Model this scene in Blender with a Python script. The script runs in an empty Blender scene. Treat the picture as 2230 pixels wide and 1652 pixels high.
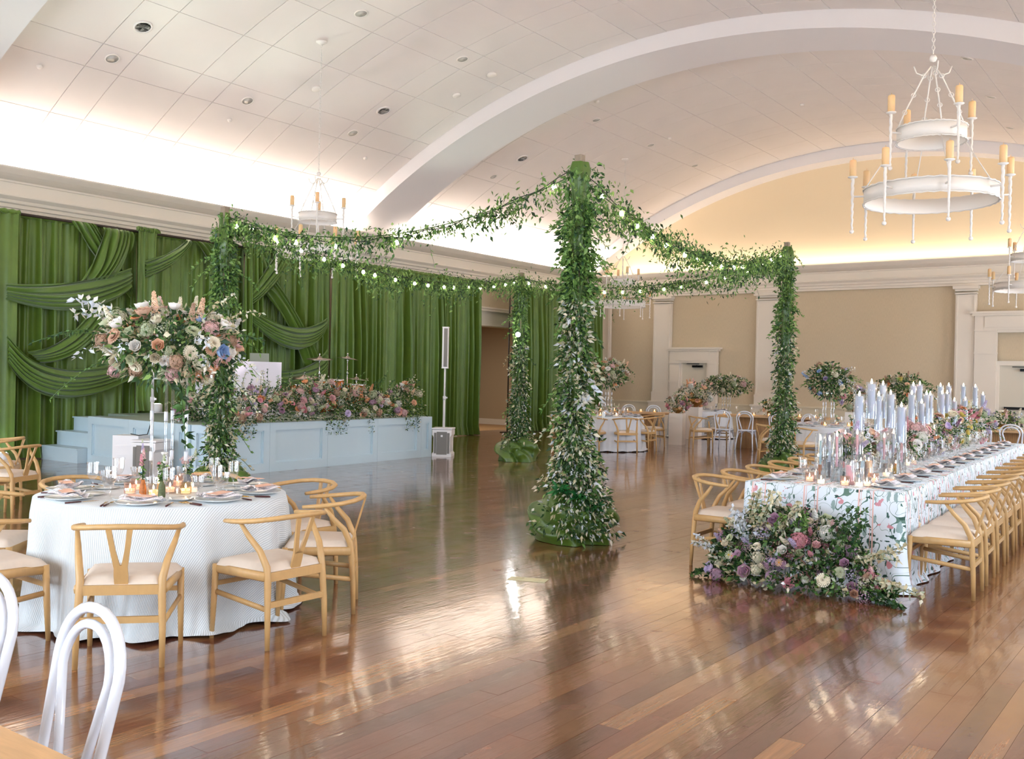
import bpy, math, random
import numpy as np
from mathutils import Matrix, Vector
random.seed(7); RNG = np.random.default_rng(11)
S = bpy.context.scene; COL = S.collection
PI = math.pi; sin = math.sin; cos = math.cos; R_ = math.radians

# ---------------------------------------------------------------- camera, world, light, exposure
W, H, F, EYE = 2230, 1652, 2130.0, 1.56
def _rz(a): return np.array([[cos(a), -sin(a), 0], [sin(a), cos(a), 0], [0, 0, 1]])
def _rx(a): return np.array([[1, 0, 0], [0, cos(a), -sin(a)], [0, sin(a), cos(a)]])
RC = _rz(R_(36.3)) @ _rx(PI/2 - .0019) @ _rz(.0216)
cam = bpy.data.objects.new('camera', bpy.data.cameras.new('camera')); COL.objects.link(cam)
cam.data.sensor_fit = 'HORIZONTAL'; cam.data.sensor_width = 36; cam.data.lens = F / W * 36
cam.data.clip_start = .05; cam.data.clip_end = 200
m4 = Matrix(RC.tolist()).to_4x4(); m4.translation = (0, 0, EYE); cam.matrix_world = m4
S.camera = cam
# survey helpers: where a sight line of the measured camera meets a plane of the room
def _ray(px, py): return RC @ np.array([(px - W/2)/F, -(py - H/2)/F, -1.])
def onz(px, py, z=0.): d = _ray(px, py); t = (z - EYE)/d[2]; return Vector((d[0]*t, d[1]*t, z))
def onx(px, py, X): d = _ray(px, py); t = X/d[0]; return Vector((X, d[1]*t, EYE + d[2]*t))
def ony(px, py, Y): d = _ray(px, py); t = Y/d[1]; return Vector((d[0]*t, Y, EYE + d[2]*t))

S.view_settings.view_transform = 'Standard'; S.view_settings.look = 'None'
S.view_settings.gamma = 1; S.view_settings.use_curve_mapping = False
S.view_settings.exposure = 0.78
wd = bpy.data.worlds.new('world'); S.world = wd; wd.use_nodes = True
bg = wd.node_tree.nodes['Background']; bg.inputs[0].default_value = (.72, .82, 1, 1); bg.inputs[1].default_value = 1.0
def area(name, loc, rot, sx, sy, power, col, spread=180):
    l = bpy.data.lights.new(name, 'AREA'); l.shape = 'RECTANGLE'; l.size = sx; l.size_y = sy
    l.energy = power; l.color = col; l.spread = R_(spread)
    o = bpy.data.objects.new(name, l); o.location = loc; o.rotation_euler = rot; COL.objects.link(o); return o
COOL = (.74, .86, 1.0); WARM = (1.0, .83, .66); COVE = (1.0, .95, .90)
WINS_R = [3.0, 7.6, 12.2, 16.8, 21.4, 26.0]            # window centres on the right wall (Y)
WINS_N = [-14.6, -10.6, -6.6, -2.6]                    # window centres on the near wall (X)
for k, y in enumerate(WINS_R): area('daylight', (1.35, y, 2.2), (0, R_(90), 0), 2.6, 2.0, 105 if y < 15 else 160, COOL)
for k, x in enumerate(WINS_N): area('daylight', (x, -3.4, 2.2), (R_(90), 0, 0), 2.0, 2.6, 250, (.74, .87, 1.0))
# cove lamps in the troughs behind the cornices (left, right, back)
for y0, y1 in ((-2.6, 6.0), (7.6, 17.1), (18.7, 28.2)):
    area('cove_lamp', (-17.42, (y0+y1)/2, 5.02), (0, R_(180-38), 0), .12, y1-y0, 170, COVE, 170)
    area('cove_lamp', (.78, (y0+y1)/2, 5.02), (0, R_(180+38), 0), .12, y1-y0, 130, (1, .95, .9), 170)
area('cove_lamp', (-8.5, 28.78, 5.14), (R_(180-15), 0, 0), 16, .1, 55, (1, .86, .7), 170)

# ---------------------------------------------------------------- materials
def lin(c):
    if isinstance(c, str): c = tuple(int(c[i:i+2], 16) for i in (0, 2, 4))
    return tuple(((v/255)/12.92 if v/255 <= .04045 else ((v/255+.055)/1.055)**2.4) for v in c) + (1,)
MATS = {}
def mat(name, col, rough=.55, metal=0., var=0., vscale=8., bump=0., bscale=60., coat=0., emit=None, es=0., sheen=0., stretch=None, spec=None, sss=0.):
    m = bpy.data.materials.new(name); m.use_nodes = True; nt = m.node_tree; b = nt.nodes['Principled BSDF']
    c = lin(col) if not (isinstance(col, tuple) and len(col) == 4) else col
    b.inputs['Base Color'].default_value = c; b.inputs['Roughness'].default_value = rough
    b.inputs['Metallic'].default_value = metal; b.inputs['Coat Weight'].default_value = coat
    b.inputs['Sheen Weight'].default_value = sheen
    if spec is not None: b.inputs['Specular IOR Level'].default_value = spec
    if sss: b.inputs['Subsurface Weight'].default_value = sss; b.inputs['Subsurface Scale'].default_value = .02
    if emit: b.inputs['Emission Color'].default_value = lin(emit); b.inputs['Emission Strength'].default_value = es
    tc = None
    if var or bump:
        tc = nt.nodes.new('ShaderNodeTexCoord'); mp = nt.nodes.new('ShaderNodeMapping'); nt.links.new(tc.outputs['Object'], mp.inputs[0])
        if stretch: mp.inputs['Scale'].default_value = stretch
    if var:
        n = nt.nodes.new('ShaderNodeTexNoise'); n.inputs['Scale'].default_value = vscale; n.inputs['Detail'].default_value = 5
        nt.links.new(mp.outputs[0], n.inputs[0])
        r = nt.nodes.new('ShaderNodeMapRange'); r.inputs[1].default_value = .3; r.inputs[2].default_value = .7
        r.inputs[3].default_value = 1-var; r.inputs[4].default_value = 1+var*.6; nt.links.new(n.outputs[0], r.inputs[0])
        x = nt.nodes.new('ShaderNodeVectorMath'); x.operation = 'SCALE'; x.inputs[0].default_value = c[:3]
        nt.links.new(r.outputs[0], x.inputs['Scale']); nt.links.new(x.outputs[0], b.inputs['Base Color'])
    if bump:
        n = nt.nodes.new('ShaderNodeTexNoise'); n.inputs['Scale'].default_value = bscale; n.inputs['Detail'].default_value = 4
        nt.links.new(mp.outputs[0], n.inputs[0]); bp = nt.nodes.new('ShaderNodeBump'); bp.inputs['Strength'].default_value = bump
        bp.inputs['Distance'].default_value = .01; nt.links.new(n.outputs[0], bp.inputs['Height']); nt.links.new(bp.outputs[0], b.inputs['Normal'])
    MATS[name] = m; return m
def glassmat(name, tint=(1, 1, 1), edge=.75, base=.06, rough=.03):
    """thin-walled glass: clear face on, reflective at grazing angles"""
    m = bpy.data.materials.new(name); m.use_nodes = True; nt = m.node_tree; nt.nodes.clear()
    out = nt.nodes.new('ShaderNodeOutputMaterial'); mx = nt.nodes.new('ShaderNodeMixShader')
    tr = nt.nodes.new('ShaderNodeBsdfTransparent'); tr.inputs[0].default_value = tint + (1,)
    gl = nt.nodes.new('ShaderNodeBsdfGlossy'); gl.inputs['Roughness'].default_value = rough; gl.inputs[0].default_value = (.95, .97, 1, 1)
    lw = nt.nodes.new('ShaderNodeLayerWeight'); lw.inputs[0].default_value = .25
    mr = nt.nodes.new('ShaderNodeMapRange'); mr.inputs[3].default_value = base; mr.inputs[4].default_value = edge
    nt.links.new(lw.outputs['Facing'], mr.inputs[0]); nt.links.new(mr.outputs[0], mx.inputs[0])
    nt.links.new(tr.outputs[0], mx.inputs[1]); nt.links.new(gl.outputs[0], mx.inputs[2]); nt.links.new(mx.outputs[0], out.inputs[0])
    MATS[name] = m; return m
def attrmat(name, attr, rough=.5, trans=0., objcol=False, spec=.4, var=.15, vscale=40):
    m = bpy.data.materials.new(name); m.use_nodes = True; nt = m.node_tree; b = nt.nodes['Principled BSDF']; out = nt.nodes['Material Output']
    b.inputs['Roughness'].default_value = rough; b.inputs['Specular IOR Level'].default_value = spec
    if objcol:
        s = nt.nodes.new('ShaderNodeObjectInfo'); csock = s.outputs['Color']
        if attr:
            a = nt.nodes.new('ShaderNodeAttribute'); a.attribute_name = attr
            mm = nt.nodes.new('ShaderNodeMix'); mm.data_type = 'RGBA'; mm.blend_type = 'MULTIPLY'; mm.inputs[0].default_value = 1
            nt.links.new(csock, mm.inputs[6]); nt.links.new(a.outputs['Color'], mm.inputs[7]); csock = mm.outputs[2]
    else:
        s = nt.nodes.new('ShaderNodeAttribute'); s.attribute_name = attr; csock = s.outputs['Color']
    nt.links.new(csock, b.inputs['Base Color'])
    if trans:
        t = nt.nodes.new('ShaderNodeBsdfTranslucent'); mx = nt.nodes.new('ShaderNodeMixShader'); mx.inputs[0].default_value = trans
        nt.links.new(csock, t.inputs[0]); nt.links.new(b.outputs[0], mx.inputs[1]); nt.links.new(t.outputs[0], mx.inputs[2]); nt.links.new(mx.outputs[0], out.inputs[0])
    MATS[name] = m; return m

mat('plaster_white', 'efe6dc', .7, var=.03, vscale=1.5)
mat('ceiling_paint', 'ebe1da', .75, var=.03, vscale=.8)
mat('arch_paint', 'ebe5e4', .7)
mat('trim_paint', 'e8ddcd', .5)
mat('lunette_paint', 'f0dab6', .75)
mat('wallcovering', 'd0bea0', .85, var=.07, vscale=90, stretch=(1, 1, .12), bump=.12, bscale=300)
mat('dado_paint', 'ddd0b4', .6)
mat('door_paint', 'd9d0bd', .5)
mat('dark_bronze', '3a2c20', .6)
mat('dark_metal', '151414', .4, metal=.6)
mat('hall_wall', 'b5a083', .8)
mat('curtain_green', '5f7b22', .42, var=.10, vscale=5, sheen=.25, bump=.05, bscale=200, spec=.5)
mat('swag_green', '567320', .36, var=.08, vscale=5, sheen=.3, spec=.55)
mat('wrap_green', '486418', .36, var=.1, vscale=7, sheen=.05, spec=.6)
mat('stage_blue', 'c2d5de', .45, var=.02, vscale=2)
mat('stage_deck', '8b9a8a', .7)
mat('white_plastic', 'e8e4e4', .4)
mat('speaker_grille', '8f8a84', .6, bump=.6, bscale=900)
mat('speaker_white', 'ebe6e4', .4)
mat('booth_white', 'e9e0ea', .5)
mat('cymbal', 'a8988c', .28, metal=.9, bump=.1, bscale=150)
mat('chrome', 'd8d8d8', .15, metal=1)
mat('drum_orange', 'c4621c', .25, var=.2, vscale=12, coat=.6)
mat('drum_head', 'e6e0d2', .5)
mat('oak', 'c49c66', .42, var=.07, vscale=5, stretch=(6, 6, 2), bump=.05, bscale=60)
mat('post_wood', '8d7c68', .7, var=.15, vscale=20)
mat('oak_table', 'caa070', .45, var=.14, vscale=6, stretch=(1.2, 9, 9))
mat('oak_flute', 'b98f62', .55, var=.12, vscale=8, stretch=(9, 9, 1))
mat('seat_fabric', 'd8c8b8', .85, var=.03, vscale=30, bump=.1, bscale=500)
mat('white_lacquer', 'e2e4ec', .22, coat=.4)
mat('chandelier_white', 'e9e2da', .5)
mat('candle_cream', 'eec793', .5, sss=.3)
mat('candle_lavender', 'c4c7d6', .45, sss=.3)
mat('candle_pink', 'eeb0b8', .45, sss=.3)
mat('candle_peach', 'f0bf90', .45, sss=.3)
mat('candle_blue', '9fb8c0', .45, sss=.3)
mat('candle_yellow', 'eeb02c', .45, sss=.3)
mat('votive_wax', 'fbe6cf', .5, emit='ffdcb8', es=.5)
mat('flame', 'ffffff', .5, emit='ffe2b8', es=28)
mat('bulb', 'ffffff', .5, emit='fff0d8', es=22)
mat('uplight_lens', 'ffffff', .5, emit='ddffe8', es=10)
mat('porcelain', 'e4e4e2', .22, coat=.3)
mat('menu_peach', 'f2c0a6', .8)
mat('gold', 'd9ac5c', .25, metal=1)
mat('bowl_gold', 'a87a44', .3, metal=.85, var=.25, vscale=18)
mat('cutlery_handle', '4a1c18', .35)
mat('pedestal_white', 'e6dcd2', .5)
mat('stem_green', '3d5a24', .6)
mat('cable_dark', '1d2117', .6)
mat('floor_plate', 'd8cfa6', .4, metal=.3)
mat('vase_amber', 'b8682c', .25, var=.3, vscale=60, bump=.6, bscale=120)
mat('vase_moss', '5c6238', .35, var=.3, vscale=60, bump=.6, bscale=120)
mat('vase_grey', '6f7076', .3, var=.2, vscale=60, bump=.6, bscale=120)
mat('vent_grey', 'a9a098', .6)
mat('light_recess', 'c8c2b8', .5)
mat('laptop', '8a8e7c', .4)
mat('sub_floor', '2a1710', .9)
mat('mirror_white', 'dfe0e6', .3)
mat('pattern_cloth', 'b9b4ac', .8, var=.5, vscale=60)
glassmat('glass_clear', base=.08, edge=.5); glassmat('glass_tube', (.95, .98, 1), .55, .08)
glassmat('acrylic', (.93, .95, .97), .6, .16, .1); glassmat('glass_pink', (1, .86, .80), .5, .08); glassmat('glass_amber', (1, .90, .72), .5, .08)
glassmat('glass_window', (1, 1, 1), .2, .02)
attrmat('leaf', 'lc', .45, .25, spec=.45)
attrmat('petal', 'dep', .6, .2, objcol=True, spec=.25)
def brick_free_plank(name, objcol):
    m = attrmat(name, None if objcol else 'pc', .18, 0, objcol, spec=.55); nt = m.node_tree; b = nt.nodes['Principled BSDF']
    src = b.inputs['Base Color'].links[0].from_socket
    tc = nt.nodes.new('ShaderNodeNewGeometry'); mp = nt.nodes.new('ShaderNodeMapping'); mp.inputs['Scale'].default_value = (26, 1.3, 1)
    nt.links.new(tc.outputs['Position'], mp.inputs[0]); n = nt.nodes.new('ShaderNodeTexNoise'); n.inputs['Scale'].default_value = 2.2; n.inputs['Detail'].default_value = 6
    nt.links.new(mp.outputs[0], n.inputs[0]); r = nt.nodes.new('ShaderNodeMapRange'); r.inputs[1].default_value = .3; r.inputs[2].default_value = .7; r.inputs[3].default_value = .8; r.inputs[4].default_value = 1.15
    nt.links.new(n.outputs[0], r.inputs[0]); x = nt.nodes.new('ShaderNodeVectorMath'); x.operation = 'SCALE'; nt.links.new(src, x.inputs[0]); nt.links.new(r.outputs[0], x.inputs['Scale'])
    nt.links.new(x.outputs[0], b.inputs['Base Color'])
    # varnish: wavy, scuffed
    n2 = nt.nodes.new('ShaderNodeTexNoise'); n2.inputs['Scale'].default_value = 5; n2.inputs['Detail'].default_value = 3; nt.links.new(tc.outputs['Position'], n2.inputs[0])
    mp3 = nt.nodes.new('ShaderNodeMapping'); mp3.inputs['Scale'].default_value = (22, 3, 1); nt.links.new(tc.outputs['Position'], mp3.inputs[0])
    n3 = nt.nodes.new('ShaderNodeTexNoise'); n3.inputs['Scale'].default_value = 1.6; n3.inputs['Detail'].default_value = 5; nt.links.new(mp3.outputs[0], n3.inputs[0])
    ad = nt.nodes.new('ShaderNodeMath'); ad.operation = 'ADD'; nt.links.new(n2.outputs[0], ad.inputs[0]); nt.links.new(n3.outputs[0], ad.inputs[1])
    bp = nt.nodes.new('ShaderNodeBump'); bp.inputs['Strength'].default_value = .13; bp.inputs['Distance'].default_value = .006; nt.links.new(ad.outputs[0], bp.inputs['Height']); nt.links.new(bp.outputs[0], b.inputs['Normal'])
    rr = nt.nodes.new('ShaderNodeMapRange'); rr.inputs[1].default_value = .3; rr.inputs[2].default_value = .7; rr.inputs[3].default_value = .16; rr.inputs[4].default_value = .28; nt.links.new(n2.outputs[0], rr.inputs[0]); nt.links.new(rr.outputs[0], b.inputs['Roughness'])
    b.inputs['Coat Weight'].default_value = .85; b.inputs['Coat IOR'].default_value = 1.5; b.inputs['Coat Roughness'].default_value = .07; nt.links.new(bp.outputs[0], b.inputs['Coat Normal'])
    return m
brick_free_plank('plank_wood', True); brick_free_plank('plank_wood_far', False)

# ---------------------------------------------------------------- mesh building
class MB:
    def __init__(s): s.v = []; s.f = []; s.m = []; s.sm = []
    def add(s, vs, fs, mi=0, smooth=True):
        o = len(s.v); s.v += [tuple(v) for v in vs]; s.f += [tuple(i+o for i in f) for f in fs]; s.m += [mi]*len(fs); s.sm += [smooth]*len(fs)
    def box(s, c, d, mi=0, rz=0, M=None, b=0.):
        x, y, z = d[0]/2, d[1]/2, d[2]/2
        vs = [Vector((sx*x, sy*y, sz*z)) for sz in (-1, 1) for sy in (-1, 1) for sx in (-1, 1)]
        if rz: r = Matrix.Rotation(rz, 3, 'Z'); vs = [r @ v for v in vs]
        if M: vs = [M @ v for v in vs]
        c = Vector(c); s.add([v+c for v in vs], [(0, 2, 3, 1), (4, 5, 7, 6), (0, 1, 5, 4), (2, 6, 7, 3), (0, 4, 6, 2), (1, 3, 7, 5)], mi, False)
    def prism(s, poly, z0, z1, mi=0, M=None, smooth=False):
        n = len(poly); vs = [Vector((p[0], p[1], z0)) for p in poly] + [Vector((p[0], p[1], z1)) for p in poly]
        if M: vs = [M @ v for v in vs]
        s.add(vs, [tuple(range(n-1, -1, -1)), tuple(range(n, 2*n))] + [(i, (i+1) % n, n+(i+1) % n, n+i) for i in range(n)], mi, smooth)
    def tube(s, pts, rad, n=8, mi=0, closed=False, flat=1.):
        pts = [Vector(p) for p in pts]; k = len(pts); rad = rad if isinstance(rad, (list, tuple)) else [rad]*k
        up = Vector((0, 0, 1)); vs = []; prev = None
        for i, p in enumerate(pts):
            a = pts[(i-1) % k] if (closed or i) else p; b = pts[(i+1) % k] if (closed or i < k-1) else p
            t = (b-a).normalized()
            if prev is None:
                u = t.cross(up if abs(t.z) < .9 else Vector((1, 0, 0))).normalized()
            else:
                u = (prev - t*prev.dot(t)).normalized()
            prev = u; w = t.cross(u)
            vs += [p + (u*cos(2*PI*j/n) + w*sin(2*PI*j/n)*flat)*rad[i] for j in range(n)]
        fs = [(i*n+j, i*n+(j+1) % n, ((i+1) % k)*n+(j+1) % n, ((i+1) % k)*n+j) for i in range(k if closed else k-1) for j in range(n)]
        if not closed: fs += [tuple(range(n-1, -1, -1)), tuple(range((k-1)*n, k*n))]
        s.add(vs, fs, mi)
    def lathe(s, prof, n=16, mi=0, c=(0, 0, 0), cap=True):
        vs = [(c[0]+r*cos(2*PI*j/n), c[1]+r*sin(2*PI*j/n), c[2]+z) for r, z in prof for j in range(n)]
        k = len(prof); fs = [(i*n+j, i*n+(j+1) % n, (i+1)*n+(j+1) % n, (i+1)*n+j) for i in range(k-1) for j in range(n)]
        if cap:
            if prof[0][0] > 1e-4: fs.append(tuple(range(n-1, -1, -1)))
            if prof[-1][0] > 1e-4: fs.append(tuple(range((k-1)*n, k*n)))
        s.add(vs, fs, mi)
    def cyl(s, c, r, h, n=16, mi=0, r2=None): s.lathe([(r, 0), (r if r2 is None else r2, h)], n, mi, c)
    def ball(s, c, r, n=10, mi=0, sz=1.):
        k = max(4, n//2); s.lathe([(r*sin(PI*i/k), -r*sz*cos(PI*i/k)) for i in range(k+1)], n, mi, c, cap=False)
    def grid(s, fn, nu, nv, mi=0, closeu=False):
        vs = [fn(i/nu, j/nv) for j in range(nv+1) for i in range(nu if closeu else nu+1)]; w = nu if closeu else nu+1
        s.add(vs, [(j*w+i, j*w+(i+1) % w, (j+1)*w+(i+1) % w, (j+1)*w+i) for j in range(nv) for i in range(nu)], mi)
    def mesh(s, name, mats):
        me = bpy.data.meshes.new(name); me.from_pydata(s.v, [], s.f)
        for m in (mats if isinstance(mats, (list, tuple)) else [mats]): me.materials.append(MATS[m])
        me.polygons.foreach_set('material_index', s.m); me.polygons.foreach_set('use_smooth', s.sm); me.update(); return me
    def build(s, name, mats, parent=None, loc=None, rz=None): return link(name, s.mesh(name, mats), parent, loc, rz)
def link(name, me, parent=None, loc=None, rz=None):
    o = bpy.data.objects.new(name, me); COL.objects.link(o)
    if parent: o.parent = parent
    if loc is not None: o.location = loc
    if rz is not None: o.rotation_euler = (0, 0, rz)
    return o
def tag(o, label=None, cat=None, group=None, kind=None):
    if label: o['label'] = label
    if cat: o['category'] = cat
    if group: o['group'] = group
    if kind: o['kind'] = kind
    return o
def thing(name, label, cat, loc=(0, 0, 0), rz=0, group=None):
    o = bpy.data.objects.new(name, None); COL.objects.link(o); o.empty_display_size = .1
    o.location = loc; o.rotation_euler = (0, 0, rz); return tag(o, label, cat, group)
KIDS = {}
def dup(root, label, loc, rz=0, group=None, scale=None):
    def cp(o, par):
        c = o.copy(); COL.objects.link(c)
        if par: c.parent = par
        for ch in KIDS[o.name]: cp(ch, c)
        return c
    def reg(o):
        if o.name not in KIDS:
            KIDS[o.name] = list(o.children)
            for ch in KIDS[o.name]: reg(ch)
    reg(root); r = cp(root, None); r.location = loc; r.rotation_euler = (0, 0, rz); r['label'] = label
    if group: r['group'] = group
    if scale: r.scale = (scale,)*3
    return r
def struct(name, mb, mats, parent=None):
    o = mb.build(name, mats, parent)
    if parent is None: o['kind'] = 'structure'
    return o
ORD = ['first', 'second', 'third', 'fourth', 'fifth', 'sixth', 'seventh', 'eighth', 'ninth', 'tenth', 'eleventh', 'twelfth', 'thirteenth', 'fourteenth']
# ---------------------------------------------------------------- the hall
XL, XR, YB, YN = -17.5, .9, 29.0, -3.0
CX, CZ, RV, RA = -8.5, -7.4, 15.82, 15.5
# floor: planks run along Y
fl = bpy.data.objects.new('floor', None); COL.objects.link(fl); fl['kind'] = 'structure'
PW = .118; TONES = [tuple(v*.88 for v in lin(c)[:3])+(1,) for c in ('74412c', '7c4a31', '7a4428', '8a5636', '683a2a', '704433', '9c6a42', '744231', '7f4f38', '84533a', '5e382c', 'a27048', '79472f')]
def pln(L):
    b = MB(); b.box((0, L/2, -.006), (PW-.0012, L-.0012, .012)); return b.mesh('plank', 'plank_wood')
PL = {L: pln(L) for L in (1.1, 1.6, 2.2, 2.9)}
far_v = []; far_c = []; near_n = 0; cand = []
nx = int((XR-XL)/PW)+1
for i in range(nx):
    x = XL + PW*(i+.5); y = YN - random.random()*1.5; rr = random.Random(i*31+5); tone = None
    while y < YB:
        L = rr.choice((1.1, 1.6, 2.2, 2.9)); c = rr.choice(TONES); g = rr.uniform(.9, 1.25)
        c = tuple((v*.8+mv*.2)*g for v, mv in zip(c[:3], (.185, .074, .038))) + (1,)
        # nearness inside the picture
        v = RC.T @ np.array([x, y+L/2, -EYE]); dep = -v[2]; inside = dep > .5 and abs(v[0]/dep) < .6 and -v[1]/dep < .46
        cand.append((dep if inside else 99+dep, x, y, L, c, rr.uniform(-.0004, .0004))); y += L
cand.sort(key=lambda t: t[0])
for k, (d_, x, y, L, c, dz) in enumerate(cand):
    if k < 300:
        o = link('plank', PL[L], fl, (x, y, dz)); o.color = c
    else:
        far_v.append((x, y, L, dz)); far_c.append(c)
n = len(far_v); A = np.array(far_v); V = np.zeros((n, 8, 3)); hx = PW/2-.0006
for k, (sx, sy, sz) in enumerate([(a, b, c) for c in (0, 1) for b in (0, 1) for a in (-1, 1)]):
    V[:, k, 0] = A[:, 0]+sx*hx; V[:, k, 1] = A[:, 1]+sy*(A[:, 2]-.0012)+.0006; V[:, k, 2] = A[:, 3]-.012+sz*.012
def npmesh(name, V, faces, cols, attr, mats, k):
    """V (n,k,3); faces list of index tuples within one piece; cols (n,4)"""
    n = len(V); nf = len(faces); fs = np.concatenate([np.array(f) for f in faces]); ln = np.array([len(f) for f in faces])
    me = bpy.data.meshes.new(name); me.vertices.add(n*k); me.vertices.foreach_set('co', V.reshape(-1).astype(np.float32))
    allf = (fs[None, :] + (np.arange(n)*k)[:, None]).reshape(-1); lens = np.tile(ln, n); starts = np.concatenate([[0], np.cumsum(lens)[:-1]])
    me.loops.add(len(allf)); me.loops.foreach_set('vertex_index', allf.astype(np.int32))
    me.polygons.add(n*nf); me.polygons.foreach_set('loop_start', starts.astype(np.int32)); me.polygons.foreach_set('loop_total', lens.astype(np.int32))
    me.update(calc_edges=True)
    at = me.color_attributes.new(attr, 'FLOAT_COLOR', 'POINT'); at.data.foreach_set('color', np.repeat(cols, k, axis=0).reshape(-1).astype(np.float32))
    for m in mats: me.materials.append(MATS[m])
    me.polygons.foreach_set('use_smooth', [attr == 'lc']*(n*nf)); me.update()
    return me
o = link('far_planks', npmesh('far_planks', V, [(0, 2, 3, 1), (4, 5, 7, 6), (0, 1, 5, 4), (2, 6, 7, 3), (0, 4, 6, 2), (1, 3, 7, 5)], np.array(far_c), 'pc', ['plank_wood_far'], 8), fl)
o['kind'] = 'stuff'
b = MB(); b.box(((XL+XR)/2, (YB+YN)/2, -.03), (XR-XL+3.5, YB-YN+.4, .03)); b.build('sub_floor', 'sub_floor', fl)

# walls
b = MB()
DY0, DY1, DZ = 21.2, 24.2, 3.03                                   # opening in the left wall behind the curtains
b.box((XL-.1, (YN+DY0)/2, 2.7), (.2, DY0-YN, 5.4)); b.box((XL-.1, (DY1+YB)/2, 2.7), (.2, YB-DY1, 5.4)); b.box((XL-.1, (DY0+DY1)/2, (DZ+5.4)/2), (.2, DY1-DY0, 5.4-DZ))
wl = struct('wall_left', b, 'wallcovering')
b = MB(); b.box((XL+.03, (DY0+DY1)/2, 3.26), (.06, DY1-DY0+.5, .42)); b.box((XL+.06, (DY0+DY1)/2, 3.5), (.14, DY1-DY0+.6, .06)); b.box((XL+.05, (DY0+DY1)/2, 3.57), (.1, DY1-DY0+.56, .05))
for yy in (DY0-.09, DY1+.09): b.box((XL+.03, yy, 1.52), (.06, .18, 3.04))
struct('trim_1', b, 'trim_paint')
b = MB(); b.box((XL-3.2, 22.7, 1.7), (.1, 6.4, 3.4)); b.box((XL-1.7, 25.9, 1.7), (3.2, .1, 3.4)); b.box((XL-1.7, 19.6, 1.7), (3.2, .1, 3.4)); b.box((XL-1.7, 22.7, 3.35), (3.2, 6.3, .1))
struct('wall_hall', b, 'hall_wall')
b = MB(); b.box((XL-1.7, 22.7, -.02), (3.3, 6.3, .035)); struct('floor_hall', b, 'oak_flute')
b = MB(); b.box((XL-3.13, 22.7, .09), (.03, 6.2, .18)); b.box((XL-1.7, 25.83, .09), (3.0, .03, .18)); struct('baseboard_hall', b, 'trim_paint')
b = MB(); b.box((XL-.9, 25.81, 1.1), (.95, .06, 2.2)); b.box((XL-.9, 25.78, 1.08), (.82, .05, 2.1)); struct('door_3', b, 'trim_paint')
area('hall_lamp', (XL-1.2, 22.6, 3.25), (0, 0, 0), .5, .5, 34, (1, .95, .88))

b = MB(); b.box(((XL+XR)/2, YB+.1, 3.0), (XR-XL+.4, .2, 6.0)); wb = struct('wall_back', b, 'wallcovering')
b = MB(); b.box(((XL+XR)/2, YB-.02, .42), (XR-XL, .05, .84)); b.box(((XL+XR)/2, YB-.04, .86), (XR-XL, .09, .05)); b.box(((XL+XR)/2, YB-.05, .09), (XR-XL, .05, .18))
struct('trim_2', b, 'dado_paint')
# lunette above the cornice
def arc(r, a0, a1, n): return [(CX+r*sin(a0+(a1-a0)*i/n), CZ+r*cos(a0+(a1-a0)*i/n)) for i in range(n+1)]
AM = R_(36.8)
def lunette(name, y0, y1, zb):
    b = MB(); q = arc(RV+.05, -AM, AM, 40)
    for (xa, za), (xb, zc) in zip(q[:-1], q[1:]):
        b.add([(xa, y0, zb), (xb, y0, zb), (xb, y0, zc), (xa, y0, za), (xa, y1, zb), (xb, y1, zb), (xb, y1, zc), (xa, y1, za)], [(0, 1, 2, 3), (4, 7, 6, 5), (3, 2, 6, 7), (0, 4, 5, 1)], 0, False)
    struct(name, b, 'lunette_paint')
lunette('wall_lunette', YB-.02, YB+.15, 4.8)
# right wall with windows, near wall with windows
def window_wall(name, axis, centres, lo, hi, pos, w, z0, z1, top, num):
    b = MB(); edges = [lo] + [e for c in sorted(centres) for e in (c-w/2, c+w/2)] + [hi]
    def bx(a0, a1, zz0, zz1):
        if axis == 'Y': b.box((pos, (a0+a1)/2, (zz0+zz1)/2), (.2, a1-a0, zz1-zz0))
        else: b.box(((a0+a1)/2, pos, (zz0+zz1)/2), (a1-a0, .2, zz1-zz0))
    for i in range(0, len(edges), 2): bx(edges[i], edges[i+1], 0, top)
    for c in centres: bx(c-w/2, c+w/2, 0, z0); bx(c-w/2, c+w/2, z1, top)
    struct(name, b, 'wallcovering')
    for i, c in enumerate(centres):
        f = MB(); g = MB()
        for k in range(4):
            q = c-w/2+w*k/3; f.box((pos, q, (z0+z1)/2) if axis == 'Y' else (q, pos, (z0+z1)/2), (.08, .05, z1-z0) if axis == 'Y' else (.05, .08, z1-z0))
        for k in range(5):
            z = z0+(z1-z0)*k/4; f.box((pos, c, z) if axis == 'Y' else (c, pos, z), (.08, w, .05) if axis == 'Y' else (w, .08, .05))
        g.box((pos, c, (z0+z1)/2) if axis == 'Y' else (c, pos, (z0+z1)/2), (.006, w, z1-z0) if axis == 'Y' else (w, .006, z1-z0))
        wn = struct('window_%d' % (num+i), f, 'trim_paint'); g.build('window_glass', 'glass_window', wn)
window_wall('wall_right', 'Y', WINS_R, YN, YB, XR+.1, 2.2, .8, 3.6, 5.6, 1)
window_wall('wall_near', 'X', WINS_N, XL, XR, YN-.1, 2.2, .8, 3.6, 5.6, 7)
lunette('wall_near_lunette', YN-.2, YN, 4.8)

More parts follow.
